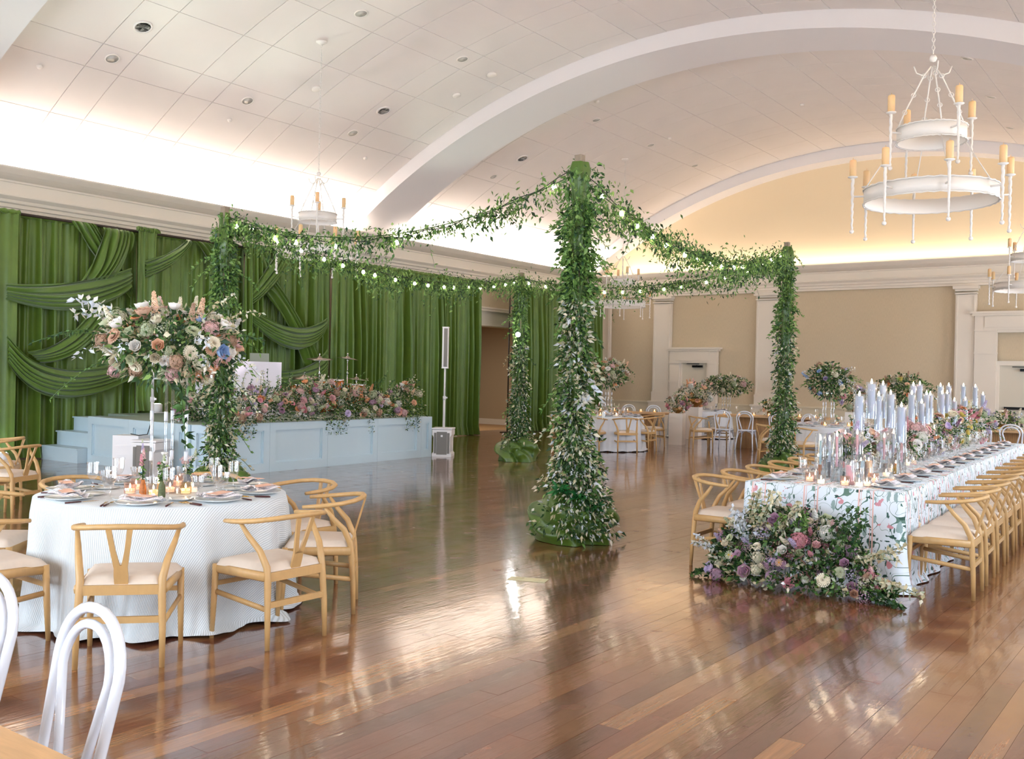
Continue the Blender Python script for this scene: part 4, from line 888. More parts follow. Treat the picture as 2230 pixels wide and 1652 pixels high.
# ---------------------------------------------------------------- chairs
def wishbone(label, loc, rz, group):
    t = thing('wishbone_chair', label, 'chair', loc, rz, group)
    half = [(-.262, .10, .700), (-.272, .02, .705), (-.272, -.06, .712), (-.250, -.15, .722), (-.200, -.222, .733), (-.11, -.268, .742), (0, -.282, .745)]
    path = half + [(-x, y, z) for x, y, z in half[-2::-1]]
    b = MB(); b.tube(path, [.014, .017, .018, .018, .018, .0185, .019, .0185, .018, .018, .018, .017, .014], 10, 0, False, .85); b.build('top_rail', 'oak', t)
    for s in (-1, 1):
        b = MB(); b.tube([(s*.215, -.235, 0), (s*.213, -.228, .2), (s*.205, -.215, .38), (s*.205, -.205, .46), (s*.222, -.165, .55), (s*.245, -.09, .63), (s*.262, -.04, .70)], [.014, .018, .021, .021, .019, .016, .011], 10); b.build('leg', 'oak', t)
        b = MB(); b.tube([(s*.245, .225, 0), (s*.243, .215, .2), (s*.240, .205, .435)], [.013, .018, .020], 10); b.build('leg', 'oak', t)
        b = MB(); b.tube([(s*.222, -.21, .41), (s*.238, .20, .41)], [.014, .014], 8, 0, False, 2.0); b.build('seat_rail', 'oak', t)
        b = MB(); b.tube([(s*.213, -.225, .225), (s*.24, .21, .275)], .011, 8, 0, False, 1.5); b.build('stretcher', 'oak', t)
    b = MB(); b.box((0, -.212, .405), (.40, .024, .052)); b.build('seat_rail', 'oak', t)
    b = MB(); b.box((0, .205, .41), (.46, .024, .05)); b.build('seat_rail', 'oak', t)
    b = MB(); b.box((0, -.225, .25), (.40, .02, .034)); b.build('stretcher', 'oak', t)
    b = MB(); b.box((0, .21, .32), (.45, .016, .026)); b.build('stretcher', 'oak', t)
    def seat(u, v):
        x = (u-.5)*2; y = (v-.5)*2; r = (abs(x)**5+abs(y)**5)
        w = .228+.025*y; e = min(1, max(0, 1-r)); px, py = x*w, y*.215+.0; 
        return (px, py, .432+.045*(1-max(abs(x), abs(y))**8)**.6*(1 if max(abs(x), abs(y)) < .999 else 0)+.006*(1-x*x)*(1-y*y))
    b = MB(); b.grid(seat, 16, 16); b.build('seat', 'seat_fabric', t)
    # Y splat
    M = Matrix(((1, 0, 0), (0, -.27, -1), (0, .96, -.27)))  # local x stays, local y climbs and leans back
    th = .006; 
    def pl(poly): b.prism(poly, -th, th, M=M)
    b = MB(); pl([(-.034, 0), (.034, 0), (.036, .06), (.034, .10), (.009, .115), (0, .118), (-.009, .115), (-.034, .10), (-.036, .06)])
    for s in (-1, 1):
        q = [(s*.0, .102), (s*.034, .10), (s*.046, .18), (s*.066, .318), (s*.038, .318), (s*.022, .20), (s*.006, .125)]; pl(q if s > 0 else q[::-1])
    o = b.build('back_splat', 'oak', t, (0, -.205, .425))
    return t
def bentwood(label, loc, rz, group):
    t = thing('bentwood_chair', label, 'chair', loc, rz, group)
    def arch(w0, z0, y0, w1, z1, y1, zt, yt, foot=None):
        P = []
        if foot: P += [foot, (-(foot[0]*-1)*.0-(w0+.02), (foot[1]+y0)/2-.01, z0*.5)]
        P += [(-w0, y0, z0), (-(w0*.6+w1*.4), y0*.6+y1*.4, z0*.6+z1*.4), (-w1, y1, z1)]
        n = 7
        for i in range(1, n): a = PI*(.5-.5*i/n)*1; P.append((-w1*sin(a)**.9, y1+(yt-y1)*cos(a), z1+(zt-z1)*cos(a)))
        P.append((0, yt, zt)); return P + [(-x, y, z) for x, y, z in P[-2::-1]]
    b = MB(); P = arch(.165, .46, -.165, .19, .74, -.22, .895, -.245, (-.205, -.255, 0)); b.tube(P, .0155, 10); b.build('back_hoop', 'white_lacquer', t)
    b = MB(); P = arch(.075, .47, -.175, .145, .72, -.213, .852, -.236); b.tube(P, .0135, 10); b.build('inner_hoop', 'white_lacquer', t)
    for s in (-1, 1):
        b = MB(); b.tube([(s*.20, .225, 0), (s*.178, .185, .2), (s*.155, .14, .44)], [.012, .0155, .017], 8); b.build('leg', 'white_lacquer', t)
        b = MB(); b.tube([(s*.185, -.205, .24), (s*.172, -.16, .33), (s*.13, -.15, .41), (s*.05, -.15, .432)], .009, 6); b.tube([(s*.178, .19, .25), (s*.15, .16, .36), (s*.10, .15, .42), (s*.03, .15, .432)], .009, 6)
        b.tube([(s*.18, -.18, .27), (s*.165, -.08, .38), (s*.16, 0, .425), (s*.155, .08, .38), (s*.175, .17, .27)], .009, 6); b.build('brace', 'white_lacquer', t)
    b = MB(); b.lathe([(.001, .462), (.15, .458), (.185, .464), (.205, .468), (.212, .458), (.205, .437), (.15, .436), (.001, .438)], 32, 0, cap=False); b.build('seat', 'white_lacquer', t)
    return t
W0 = None
def wish(label, x, y, rz, group):
    global W0
    if W0 is None: W0 = wishbone(label, (x, y, 0), rz, group); return W0
    return dup(W0, label, (x, y, 0), rz, group)
B0 = None
def bent(label, x, y, rz, group):
    global B0
    if B0 is None: B0 = bentwood(label, (x, y, 0), rz, group); return B0
    return dup(B0, label, (x, y, 0), rz, group)
def towards(x, y, cx, cy): return math.atan2(cy-y, cx-x)-PI/2

# ---------------------------------------------------------------- tableware prototypes
def plate_set():
    P = {}
    b = MB(); b.lathe([(.0, 0), (.075, 0), (.085, .006), (.135, .016), (.140, .020), (.134, .019), (.085, .010), (.0, .008)], 32, cap=False); P['dinner_plate'] = b.mesh('dinner_plate', 'porcelain')
    b = MB(); b.lathe([(0, 0), (.05, 0), (.078, .010), (.08, .013), (.05, .006), (0, .005)], 24, cap=False); P['side_plate'] = b.mesh('side_plate', 'porcelain')
    def nap(u, v):
        x = (u-.5)*.24; y = (v-.5)*.13; return (x+.03*sin(v*3), y+.02*sin(u*5), .030+.010*sin(u*9+v*4)*(1-abs(v-.5))+.010*sin(v*7)+.012*abs(u-.5))
    b = MB(); b.grid(nap, 18, 8); b.grid(lambda u, v: (nap(u, v)[0]*.8-.02, nap(u, v)[1]*.9+.015, nap(u, v)[2]+.010+.006*sin(u*14)), 14, 6); P['napkin'] = b.mesh('napkin', 'napkin_print')
    b = MB(); b.box((.0, 0, 0), (.19, .075, .0016)); P['menu_card'] = b.mesh('menu_card', 'menu_peach')
    def knife(mb): mb.tube([(0, -.10, .004), (0, -.005, .005)], [.0055, .0045], 6, 0); mb.tube([(0, -.005, .004), (0, .02, .004), (0, .07, .004), (0, .105, .003)], [.003, .006, .0065, .002], 6, 1, False, .25)
    b = MB(); knife(b); P['knife'] = b.mesh('knife', ['cutlery_handle', 'gold'])
    b = MB(); b.tube([(0, -.10, .004), (0, -.005, .005)], [.0055, .0045], 6, 0); b.tube([(0, -.005, .005), (0, .03, .004), (0, .045, .004)], [.0025, .0025, .009], 6, 1, False, .3)
    for k in (-1, 0, 1): b.tube([(k*.006, .045, .004), (k*.007, .095, .006)], .0018, 4, 1)
    P['fork'] = b.mesh('fork', ['cutlery_handle', 'gold'])
    b = MB(); b.tube([(0, -.07, .004), (0, .02, .004)], .0035, 5, 0); b.lathe([(.0, 0), (.012, .002), (.017, .008)], 12, 1, (0, .035, .002), False); P['spoon'] = b.mesh('spoon', ['gold', 'gold'])
    b = MB(); b.lathe([(.032, 0), (.030, .003), (.005, .008), (.004, .075), (.010, .085), (.028, .105), (.036, .14), (.035, .18), (.040, .20)], 20, cap=False); b.lathe([(.0, .083), (.026, .106), (.034, .14), (.033, .18), (.038, .199)], 20, cap=False); P['goblet'] = b.mesh('goblet', 'glass_clear')
    b = MB(); b.lathe([(.034, 0), (.030, .003), (.006, .008), (.006, .045), (.014, .055), (.030, .062), (.037, .10), (.044, .135)], 20, cap=False); b.lathe([(0, .056), (.028, .064), (.035, .10), (.042, .134)], 20, cap=False); P['water_glass'] = b.mesh('water_glass', 'glass_clear')
    b = MB(); b.lathe([(.001, 0), (.036, 0), (.038, .01), (.038, .075), (.036, .075), (.035, .012), (.001, .006)], 20, cap=False)
    P['votive_glass'] = {c: None for c in ()}
    for c in ('glass_pink', 'glass_amber', 'glass_clear'):
        me = b.mesh('votive_glass', c); P['votive_'+c] = me
    b = MB(); b.lathe([(.0, 0), (.028, 0), (.028, .030), (.0, .032)], 14, cap=False); P['wax'] = b.mesh('wax', 'votive_wax')
    b = MB(); b.lathe([(0, 0), (.0055, .006), (.006, .012), (.003, .024), (0, .032)], 8, cap=False); P['flame'] = b.mesh('flame', 'flame')
    return P
def clothprint(name, base, scale, stripes=False, objscale=(1, 1, 1), strength=1., blue=True):
    m = mat(name, base, .8, sheen=.1); nt = m.node_tree; b = nt.nodes['Principled BSDF']
    uv = nt.nodes.new('ShaderNodeUVMap') if stripes else nt.nodes.new('ShaderNodeTexCoord'); src = uv.outputs[0] if stripes else uv.outputs['Object']
    cur = None; basec = lin(base)
    def layer(cur, scale, randthr, size, col, seedoff, stretch=(1, 1, 1), wob=0.):
        mp = nt.nodes.new('ShaderNodeMapping'); mp.inputs['Location'].default_value = (seedoff, seedoff*.7, 0); mp.inputs['Scale'].default_value = stretch; nt.links.new(src, mp.inputs[0])
        v = nt.nodes.new('ShaderNodeTexVoronoi'); v.inputs['Scale'].default_value = scale; nt.links.new(mp.outputs[0], v.inputs[0])
        n = nt.nodes.new('ShaderNodeTexNoise'); n.inputs['Scale'].default_value = scale*2.6; n.inputs['Detail'].default_value = 3; nt.links.new(mp.outputs[0], n.inputs[0])
        s = nt.nodes.new('ShaderNodeMath'); s.operation = 'MULTIPLY_ADD'; s.inputs[1].default_value = .9*wob; nt.links.new(n.outputs[0], s.inputs[0]); nt.links.new(v.outputs['Distance'], s.inputs[2])
        lt = nt.nodes.new('ShaderNodeMath'); lt.operation = 'LESS_THAN'; lt.inputs[1].default_value = size+.45*wob; nt.links.new(s.outputs[0], lt.inputs[0])
        sp = nt.nodes.new('ShaderNodeSeparateColor'); nt.links.new(v.outputs['Color'], sp.inputs[0]); l2 = nt.nodes.new('ShaderNodeMath'); l2.operation = 'LESS_THAN'; l2.inputs[1].default_value = randthr; nt.links.new(sp.outputs[0], l2.inputs[0])
        mu = nt.nodes.new('ShaderNodeMath'); mu.operation = 'MULTIPLY'; nt.links.new(lt.outputs[0], mu.inputs[0]); nt.links.new(l2.outputs[0], mu.inputs[1])
        m2 = nt.nodes.new('ShaderNodeMath'); m2.operation = 'MULTIPLY'; m2.inputs[1].default_value = strength; nt.links.new(mu.outputs[0], m2.inputs[0])
        mx = nt.nodes.new('ShaderNodeMix'); mx.data_type = 'RGBA'; nt.links.new(m2.outputs[0], mx.inputs[0])
        if cur is None: mx.inputs[6].default_value = basec
        else: nt.links.new(cur, mx.inputs[6])
        mx.inputs[7].default_value = lin(col); return mx.outputs[2]
    k = scale
    def vines(cur, sc, thr, col):
        n = nt.nodes.new('ShaderNodeTexNoise'); n.inputs['Scale'].default_value = sc; n.inputs['Detail'].default_value = 1; nt.links.new(src, n.inputs[0])
        a = nt.nodes.new('ShaderNodeMath'); a.operation = 'SUBTRACT'; a.inputs[1].default_value = .5; nt.links.new(n.outputs[0], a.inputs[0]); ab = nt.nodes.new('ShaderNodeMath'); ab.operation = 'ABSOLUTE'; nt.links.new(a.outputs[0], ab.inputs[0])
        l = nt.nodes.new('ShaderNodeMath'); l.operation = 'LESS_THAN'; l.inputs[1].default_value = thr; nt.links.new(ab.outputs[0], l.inputs[0])
        mx = nt.nodes.new('ShaderNodeMix'); mx.data_type = 'RGBA'; nt.links.new(l.outputs[0], mx.inputs[0])
        if cur is None: mx.inputs[6].default_value = basec
        else: nt.links.new(cur, mx.inputs[6])
        mx.inputs[7].default_value = lin(col); return mx.outputs[2]
    cur = vines(None, k*.55, .006, '5c7a6c'); cur = vines(cur, k*.8, .004, '7f9a90')
    cur = layer(cur, k*1.5, .6, .26, '93a9a8', 1.3, (1.3, .5, 1), .9); cur = layer(cur, k*2.4, .55, .24, '3f6258', 5.1, (1.5, .6, 1), .9)
    cur = layer(cur, k*.8, .5, .22, 'cf8f98', 2.2, (1, 1, 1), 1.0); cur = layer(cur, k*.8, .3, .18, 'e6cba4', 7.7, (1, 1, 1), 1.0); cur = layer(cur, k*1.3, .5, .22, '2c5044', 9.4, (.7, 1.4, 1), 1.2)
    if stripes:
        sp = nt.nodes.new('ShaderNodeSeparateXYZ'); nt.links.new(src, sp.inputs[0])
        for ph, wd, col in ((0, .012, 'e2bab2'), (.02, .004, 'd8aaa6'), (.105, .012, 'e2bab2'), (.09, .004, 'd8aaa6')):
            a = nt.nodes.new('ShaderNodeMath'); a.operation = 'ADD'; a.inputs[1].default_value = .36-ph; nt.links.new(sp.outputs[0], a.inputs[0])
            mo = nt.nodes.new('ShaderNodeMath'); mo.operation = 'MODULO'; mo.inputs[1].default_value = .42; nt.links.new(a.outputs[0], mo.inputs[0])
            l = nt.nodes.new('ShaderNodeMath'); l.operation = 'LESS_THAN'; l.inputs[1].default_value = wd; nt.links.new(mo.outputs[0], l.inputs[0])
            mx = nt.nodes.new('ShaderNodeMix'); mx.data_type = 'RGBA'; nt.links.new(l.outputs[0], mx.inputs[0]); nt.links.new(cur, mx.inputs[6]); mx.inputs[7].default_value = lin(col); cur = mx.outputs[2]
    nt.links.new(cur, b.inputs['Base Color']); return m
clothprint('napkin_print', 'f0e8ea', 60, False, strength=.4)
clothprint('floral_cloth', 'dfe6ee', 9, True)
def stripecloth():
    m = mat('stripe_cloth', 'e9edef', .85, sheen=.15); nt = m.node_tree; b = nt.nodes['Principled BSDF']; uv = nt.nodes.new('ShaderNodeUVMap'); sp = nt.nodes.new('ShaderNodeSeparateXYZ'); nt.links.new(uv.outputs[0], sp.inputs[0])
    w = nt.nodes.new('ShaderNodeMath'); w.operation = 'MULTIPLY'; w.inputs[1].default_value = 2*PI/.0135; nt.links.new(sp.outputs[0], w.inputs[0]); s = nt.nodes.new('ShaderNodeMath'); s.operation = 'SINE'; nt.links.new(w.outputs[0], s.inputs[0])
    r = nt.nodes.new('ShaderNodeMapRange'); r.inputs[1].default_value = -.2; r.inputs[2].default_value = .9; nt.links.new(s.outputs[0], r.inputs[0])
    mx = nt.nodes.new('ShaderNodeMix'); mx.data_type = 'RGBA'; mx.inputs[6].default_value = lin('dfe3e6'); mx.inputs[7].default_value = lin('bcc0c0'); nt.links.new(r.outputs[0], mx.inputs[0]); nt.links.new(mx.outputs[2], b.inputs['Base Color'])
    bp = nt.nodes.new('ShaderNodeBump'); bp.inputs['Strength'].default_value = .5; bp.inputs['Distance'].default_value = .002; bp.invert = True; nt.links.new(r.outputs[0], bp.inputs['Height']); nt.links.new(bp.outputs[0], b.inputs['Normal'])
stripecloth(); mat('plain_cloth', 'd9dade', .8, sheen=.2)
PS = plate_set()
def put(kind, label, cat, loc, rz, group): o = link(kind, PS[kind], None, loc, rz); return tag(o, label, cat, group)
def votive(glass, label, x, y, z, group):
    t = thing('votive_candle', label, 'candle', (x, y, z), 0, group); link('votive_glass', PS['votive_'+glass], t); link('wax', PS['wax'], t, (0, 0, .006)); link('flame', PS['flame'], t, (0, 0, .038)); return t

def round_table(name, label, clothlabel, C, r, h, seed, clothmat, foldn=22, tilt=R_(28)):
    cx, cy = C; t = thing('round_table', label, 'table', (cx, cy, 0), 0, 'round tables under cloths')
    b = MB(); b.lathe([(0, h-.03), (r-.01, h-.03), (r-.01, h-.004), (0, h-.004)], 40, cap=False); b.build('tabletop', 'oak_table', t)
    for k in range(4): b = MB(); a = PI/4+k*PI/2; b.tube([(r*.6*cos(a), r*.6*sin(a), h-.03), (r*.68*cos(a), r*.68*sin(a), 0)], .016, 6); b.build('leg', 'dark_metal', t)
    rr = random.Random(seed); ph = [rr.uniform(0, 6.28) for _ in range(5)]
    b = MB(); nu, nt_, nd = 240, 8, 14; uvs = []
    def fn(u, v):
        a = 2*PI*u
        if v <= nt_/(nt_+nd): s = v*(nt_+nd)/nt_; q = r*s; z = h+.004-(.006 if s > .98 else 0); L = q; return (q*cos(a), q*sin(a), z)
        s = (v-nt_/(nt_+nd))*(nt_+nd)/nd; f = sin(a*foldn*.5+1.7*sin(a*2+ph[0])+ph[1])+.5*sin(a*foldn*.81+ph[2])+.25*sin(a*foldn*1.7+ph[3])
        q = r+.012*min(1, s*8)+.045*s+.034*f*s**.8; pool = max(0, s-.97)/.03; q += pool*(.05+.03*sin(a*13+ph[4])); z = h-(h-.012)*min(s/.97, 1) + pool*.008*(1+sin(a*17))
        return (q*cos(a), q*sin(a), max(z, .006))
    b.grid(fn, nu, nt_+nd, 0, True); me = b.mesh('tablecloth', clothmat); uvl = me.uv_layers.new(name='UVMap')
    vs = np.zeros(len(me.vertices)*3); me.vertices.foreach_get('co', vs); vs = vs.reshape(-1, 3); a = np.arctan2(vs[:, 1], vs[:, 0]); q = np.hypot(vs[:, 0], vs[:, 1]); L = np.where(vs[:, 2] > h-.003, q, r+(h-vs[:, 2]))
    X = L*np.cos(a); Y = L*np.sin(a); U = X*cos(tilt)+Y*sin(tilt); li = np.zeros(len(me.loops), int); me.loops.foreach_get('vertex_index', li); uvl.data.foreach_set('uv', np.stack([U[li], Y[li]], 1).reshape(-1))
    o = link('tablecloth', me, None, (cx, cy, 0)); tag(o, clothlabel, 'tablecloth', 'white round tablecloths'); return t
def setting(cx, cy, z, ang, R, where, grp, full=True, straight=False):
    """place setting at angle ang round a centre; where = words naming the seat"""
    d = Vector((cos(ang), sin(ang), 0)); s = Vector((-sin(ang), cos(ang), 0)); c = Vector((cx, cy, z)); rz = ang+PI/2
    p = c+d*(R-.16); put('dinner_plate', 'pale dinner plate '+where, 'plate', p, 0, 'dinner plates '+grp)
    o = put('napkin', 'folded printed napkin on the plate '+where, 'napkin', p, rz+.4*sin(ang*7), 'printed napkins '+grp)
    m = put('menu_card', 'peach menu card '+where, 'card', p+Vector((.02*d.x, .02*d.y, .056)), rz+.5*cos(ang*5), 'peach menu cards '+grp); m.rotation_euler.x = .03
    put('knife', 'dark-handled knife beside the plate '+where, 'knife', p+s*.175, rz, 'knives '+grp)
    put('fork', 'dark-handled fork beside the plate '+where, 'fork', p-s*.175, rz, 'forks '+grp)
    if full:
        put('fork', 'outermost fork left of the plate '+where, 'fork', p-s*.20+d*.01, rz+.1, 'outer forks '+grp)
        put('side_plate', 'small side plate inside the plate '+where, 'plate', c+d*(R-.36)-s*.13, 0, 'side plates '+grp)
    put('goblet', 'tall goblet before the plate '+where, 'glass', c+d*(R-.36)+s*.12, 0, 'goblets '+grp)
    put('water_glass', 'low water glass before the plate '+where, 'glass', c+d*(R-.40)+s*.01, 0, 'water glasses '+grp)
def acrylic_stand(t, hgt, w=.16, segs=1):
    for sx in (-1, 1):
        for sy in (-1, 1): b = MB(); b.tube([(sx*w/2, sy*w/2, .012), (sx*w/2, sy*w/2, hgt)], .0105, 8); b.build('rod', 'acrylic', t)
    b = MB(); b.box((0, 0, .006), (w+.05, w+.05, .012)); b.build('base', 'acrylic', t)
    b = MB(); b.box((0, 0, hgt+.008), (w+.05, w+.05, .014)); b.build('top_plate', 'acrylic', t)
    for z in (hgt*.32, hgt*.68):
        b = MB()
        for sx in (-1, 1):
            for sy in (-1, 1): b.lathe([(.0125, -.03), (.0125, .03)], 8, 0, (sx*w/2, sy*w/2, z))
        b.build('joints', 'mirror_white', t)['kind'] = 'stuff'

# ---- near round table
TC = (-5.64, 3.84); TR = .78; TH = .752
round_table('t', 'near round table with eight wishbone chairs', 'long pale striped cloth on the near round table, pooling on the floor', TC, TR, TH, 3, 'stripe_cloth')
SEATS = [(-43, 'in the left foreground, its back to the camera', 1.12), (0, 'with its Y splat facing the camera, right of the foreground one', 1.08), (43, 'at the right of the near round table, turned side on', 1.02), (86, 'behind the two right-hand chairs, facing left', 1.05),
         (131, 'hidden behind the near round table, only its rail showing in the middle', 1.08), (176, 'behind the left rim of the near round table', 1.08), (222, 'far left of the near round table, mostly out of frame', 1.08), (268, 'cut by the left edge, seat showing beside the cloth', 1.10)]
for k, (a, w, dd) in enumerate(SEATS):
    a = R_(a); x = TC[0]+dd*cos(a); y = TC[1]+dd*sin(a); wish('oak wishbone chair '+w, x, y, towards(x, y, *TC), 'wishbone chairs round the near round table')
SW = ['at the left foreground chair', 'at the near table\'s front right', 'at the near table\'s right rim', 'at the near table\'s back right', 'at the near table\'s far side', 'at the near table\'s back left', 'at the near table\'s left rim', 'at the near table\'s front left']
for k, (a, w, dd) in enumerate(SEATS): setting(TC[0], TC[1], TH+.006, R_(a-4), TR, SW[k], 'on the near round table')
ta = thing('tall_flower_arrangement', 'tall lavish flower arrangement on clear rods, on the near round table', 'flowers', (-5.63, 3.86, TH+.006))
acrylic_stand(ta, .74, .155)
fm = thing('flower_cloud', 'x', 'flowers'); bpy.data.objects.remove(fm)
def sub_arr(t, cz, cx=0, cy=0, **k):
    # build round a helper origin, then lift every new child
    before = set(t.children); arrangement(t, **k)
    for o in t.children:
        if o not in before: o.location = o.location + Vector((cx, cy, cz))
PALT = [WHITE, WHITE, WHITE, CREAM, CREAM, CREAM, PEACH, PEACH, PINK, PINK, BROWN, BLUE, SAGE, SAGE, ORANGE]
sub_arr(ta, .96, n=150, R=(.42, .42, .25), palette=PALT, nleaf=1500, seed=4, weights=(6, 4, 5, 3, 1, 3), up=.2, Ll=.055, spray=22, fs=.84)
# long pale sprays at the left and trailing green
st = MB(); Ps, Ds, Cs, Ls = [], [], [], []
for (a0, e0, ln, pal, LL) in [(225, .75, .46, WHITEL, .06), (232, .25, .5, GREENS, .03), (215, .6, .42, WHITEL, .055), (228, -.35, .42, LIGHTG, .025), (30, .95, .38, PALE, .04), (60, .7, .4, PALE, .035), (20, .3, .36, GREENS, .04), (250, .3, .4, GREENS, .03), (-20, -1.0, .38, GREENS, .07), (40, -.6, .34, PALE, .035)]:
    d = Vector((cos(R_(a0))*cos(e0), sin(R_(a0))*cos(e0), sin(e0))); p = Vector((d.x*.36, d.y*.36, .96+d.z*.2)); pts = [p+d*ln*j/9+Vector((0, 0, -ln*.35*(j/9)**2)) for j in range(10)]
    st.tube(pts, .0028, 4); q = np.repeat(np.array([list(x) for x in pts[2:]]), 4 if LL > .05 else 3, axis=0); Ps.append(q); Ds.append(RNG.normal(size=q.shape)); Cs.append(pick(pal, len(q))); Ls.append(np.full(len(q), LL))
st.build('spray_stems', 'stem_green', ta)['kind'] = 'stuff'; LL = np.concatenate(Ls); leaves('spray_leaves', np.concatenate(Ps), np.concatenate(Ds), LL, LL*.5, np.concatenate(Cs), ta)
# bud vases
def budvase(label, x, y, z, m, h, r, blooms, seed, grp, nleaf=40):
    t = thing('bud_vase', label, 'vase', (x, y, z), 0, grp); b = MB(); b.lathe([(.001, 0), (r, 0), (r*1.05, h*.1), (r, h*.55), (r*.8, h*.75), (r*.55, h*.82), (r*.6, h), (r*.5, h), (r*.45, h*.8)], 16, cap=False); b.build('vase', m, t)
    rr = random.Random(seed); st = MB(); P = []; D = []
    for (k, rad, col, dx, dy, dz) in blooms:
        st.tube([(0, 0, h*.6), (dx*.5, dy*.5, h+dz*.5), (dx, dy, h+dz)], .0025, 4); flower(k, t, (dx, dy, h+dz), (dx*2, dy*2, .6), rad, col)
        for q in range(nleaf//len(blooms)): s = rr.random(); P.append((dx*s+rr.gauss(0, .008), dy*s+rr.gauss(0, .008), h*.9+dz*s)); D.append((rr.gauss(0, 1), rr.gauss(0, 1), rr.gauss(.3, .6)))
    st.build('stems', 'stem_green', t)['kind'] = 'stuff'; leaves('small_leaves', P, D, .03, .014, mixcols(len(P), [(GREENS, .6), (LIGHTG, .4)]), t)
G = 'bud vases on the near round table'; z = TH+.008
def tp(px, py): p = onz(px, py, z); return p.x, p.y
x, y = tp(311, 1078); budvase('amber hobnail bud vase with coral and lilac stock on the near round table', x, y, z, 'vase_amber', .10, .022, [('stock_spike', .032, ROSE, -.005, -.01, .10), ('stock_spike', .03, PINK, .0, .0, .14), ('stock_spike', .022, LILAC, -.01, .0, .19), ('hydrangea', .012, BLUE, -.02, 0, .04), ('stock_spike', .014, SAGE, -.03, .01, .23)], 1, G)
x, y = tp(352, 1082); budvase('moss green beaded bud vase with white and pale green snapdragon', x, y, z, 'vase_moss', .11, .022, [('stock_spike', .026, SAGE, .0, 0, .07), ('rose', .026, WHITE, .005, .01, .16), ('stock_spike', .022, SAGE, .015, .0, .12), ('rose', .02, WHITE, .03, 0, .11)], 2, G, 90)
x, y = tp(408, 1060); budvase('grey vase of frothy pink and green blossom on the near round table', x, y, z, 'vase_grey', .09, .03, [('queen_annes_lace', .05, PINK, -.02, 0, .10), ('queen_annes_lace', .04, WHITE, .03, .02, .11), ('hydrangea', .03, PINK, 0, -.02, .08), ('stock_spike', .025, SAGE, .05, .02, .13), ('rose', .022, CREAM, .01, .03, .09)], 3, G, 70)
x, y = tp(346, 1060); budvase('slim clear bud vase with one coral bloom', x, y, z, 'glass_clear', .14, .012, [('hydrangea', .018, ROSE, .0, 0, .02)], 4, G, 6)
VG = 'votives on the near round table'
for (px, py, g, w) in [(283, 1075, 'glass_pink', 'pink glass votive left of the amber vase'), (334, 1078, 'glass_amber', 'amber votive between the amber vase and the moss green vase'), (370, 1072, 'glass_pink', 'pink votive right of the moss green vase'), (404, 1075, 'glass_amber', 'amber votive at the right of the centrepiece'), (296, 1066, 'glass_pink', 'pink votive hidden behind the left one'), (386, 1058, 'glass_pink', 'rear pink votive behind the rods'), (345, 1064, 'glass_amber', 'rear amber votive among the rods'), (420, 1072, 'glass_clear', 'clear votive right of the amber one')]:
    x, y = tp(px, py); votive(g, w+' on the near round table', x, y, z, VG)

# second group of wishbone chairs at the left edge
for (x, y, a, w) in [(-7.95, 3.72, 20, 'nearest at the far left edge, in front of the dark floor'), (-8.5, 4.35, 5, 'behind another at the far left edge, close to the curtain')]:
    pass
# ---- far-left chairs of a table outside the picture
for px, py, rz, w in [(52, 1128, 2.0, 'at the far left edge, its Y splat in front of the curtain'), (22, 1098, 2.5, 'farthest left, behind the other one at the edge')]:
    p = onz(px, py, 0); wish('oak wishbone chair '+w, p.x-.25, p.y-.05, rz, 'wishbone chairs at the far left edge')

# ---- foreground: bentwood chairs and table corner
bent('white bentwood chair in the left foreground, its double hoop whole', -2.55, 1.27, PI-.12, 'foreground white bentwood chairs')
bent('white bentwood chair in the left foreground, cut by the left edge', -3.19, 1.30, PI, 'foreground white bentwood chairs')
t = thing('wooden_table', 'pale oak table corner in the lower left foreground', 'table', (-3.0, .645, 0))
e0 = onz(0, 1572, .75); e1 = onz(150, 1652, .75)
b = MB(); b.box((0, 0, .735), (3.0, .92, .03)); b.build('tabletop', 'oak_table', t)
b = MB(); b.box((0, 0, .69), (2.8, .78, .06)); b.build('apron', 'oak_table', t)
for sx in (-1, 1):
    for sy in (-1, 1): b = MB(); b.box((sx*1.36, sy*.36, .35), (.07, .07, .70)); b.build('leg', 'oak_table', t)

# ---- long table
LA = Vector((-2.575, 7.62)); LD = Vector((-.0525, 1)).normalized(); LN = Vector((LD.y, -LD.x)); LL_ = 8.3; LW = 1.22; LH = .752
def lp(s, w, z=LH+.008): p = LA+LD*s+LN*w; return Vector((p.x, p.y, z))   # s metres from the near end, w to the right
LR = math.atan2(LD.y, LD.x)-PI/2
t = thing('long_table', 'long banquet table running away on the right, under the floral cloth', 'table', (LA.x, LA.y, 0), LR)
b = MB(); b.box((0, LL_/2, LH-.02), (LW-.02, LL_-.02, .03)); b.build('tabletop', 'oak_table', t)
for k in range(5):
    for sx in (-1, 1): b = MB(); b.box((sx*.42, .25+k*(LL_-.5)/4, (LH-.035)/2), (.05, .05, LH-.035)); b.build('leg', 'dark_metal', t)
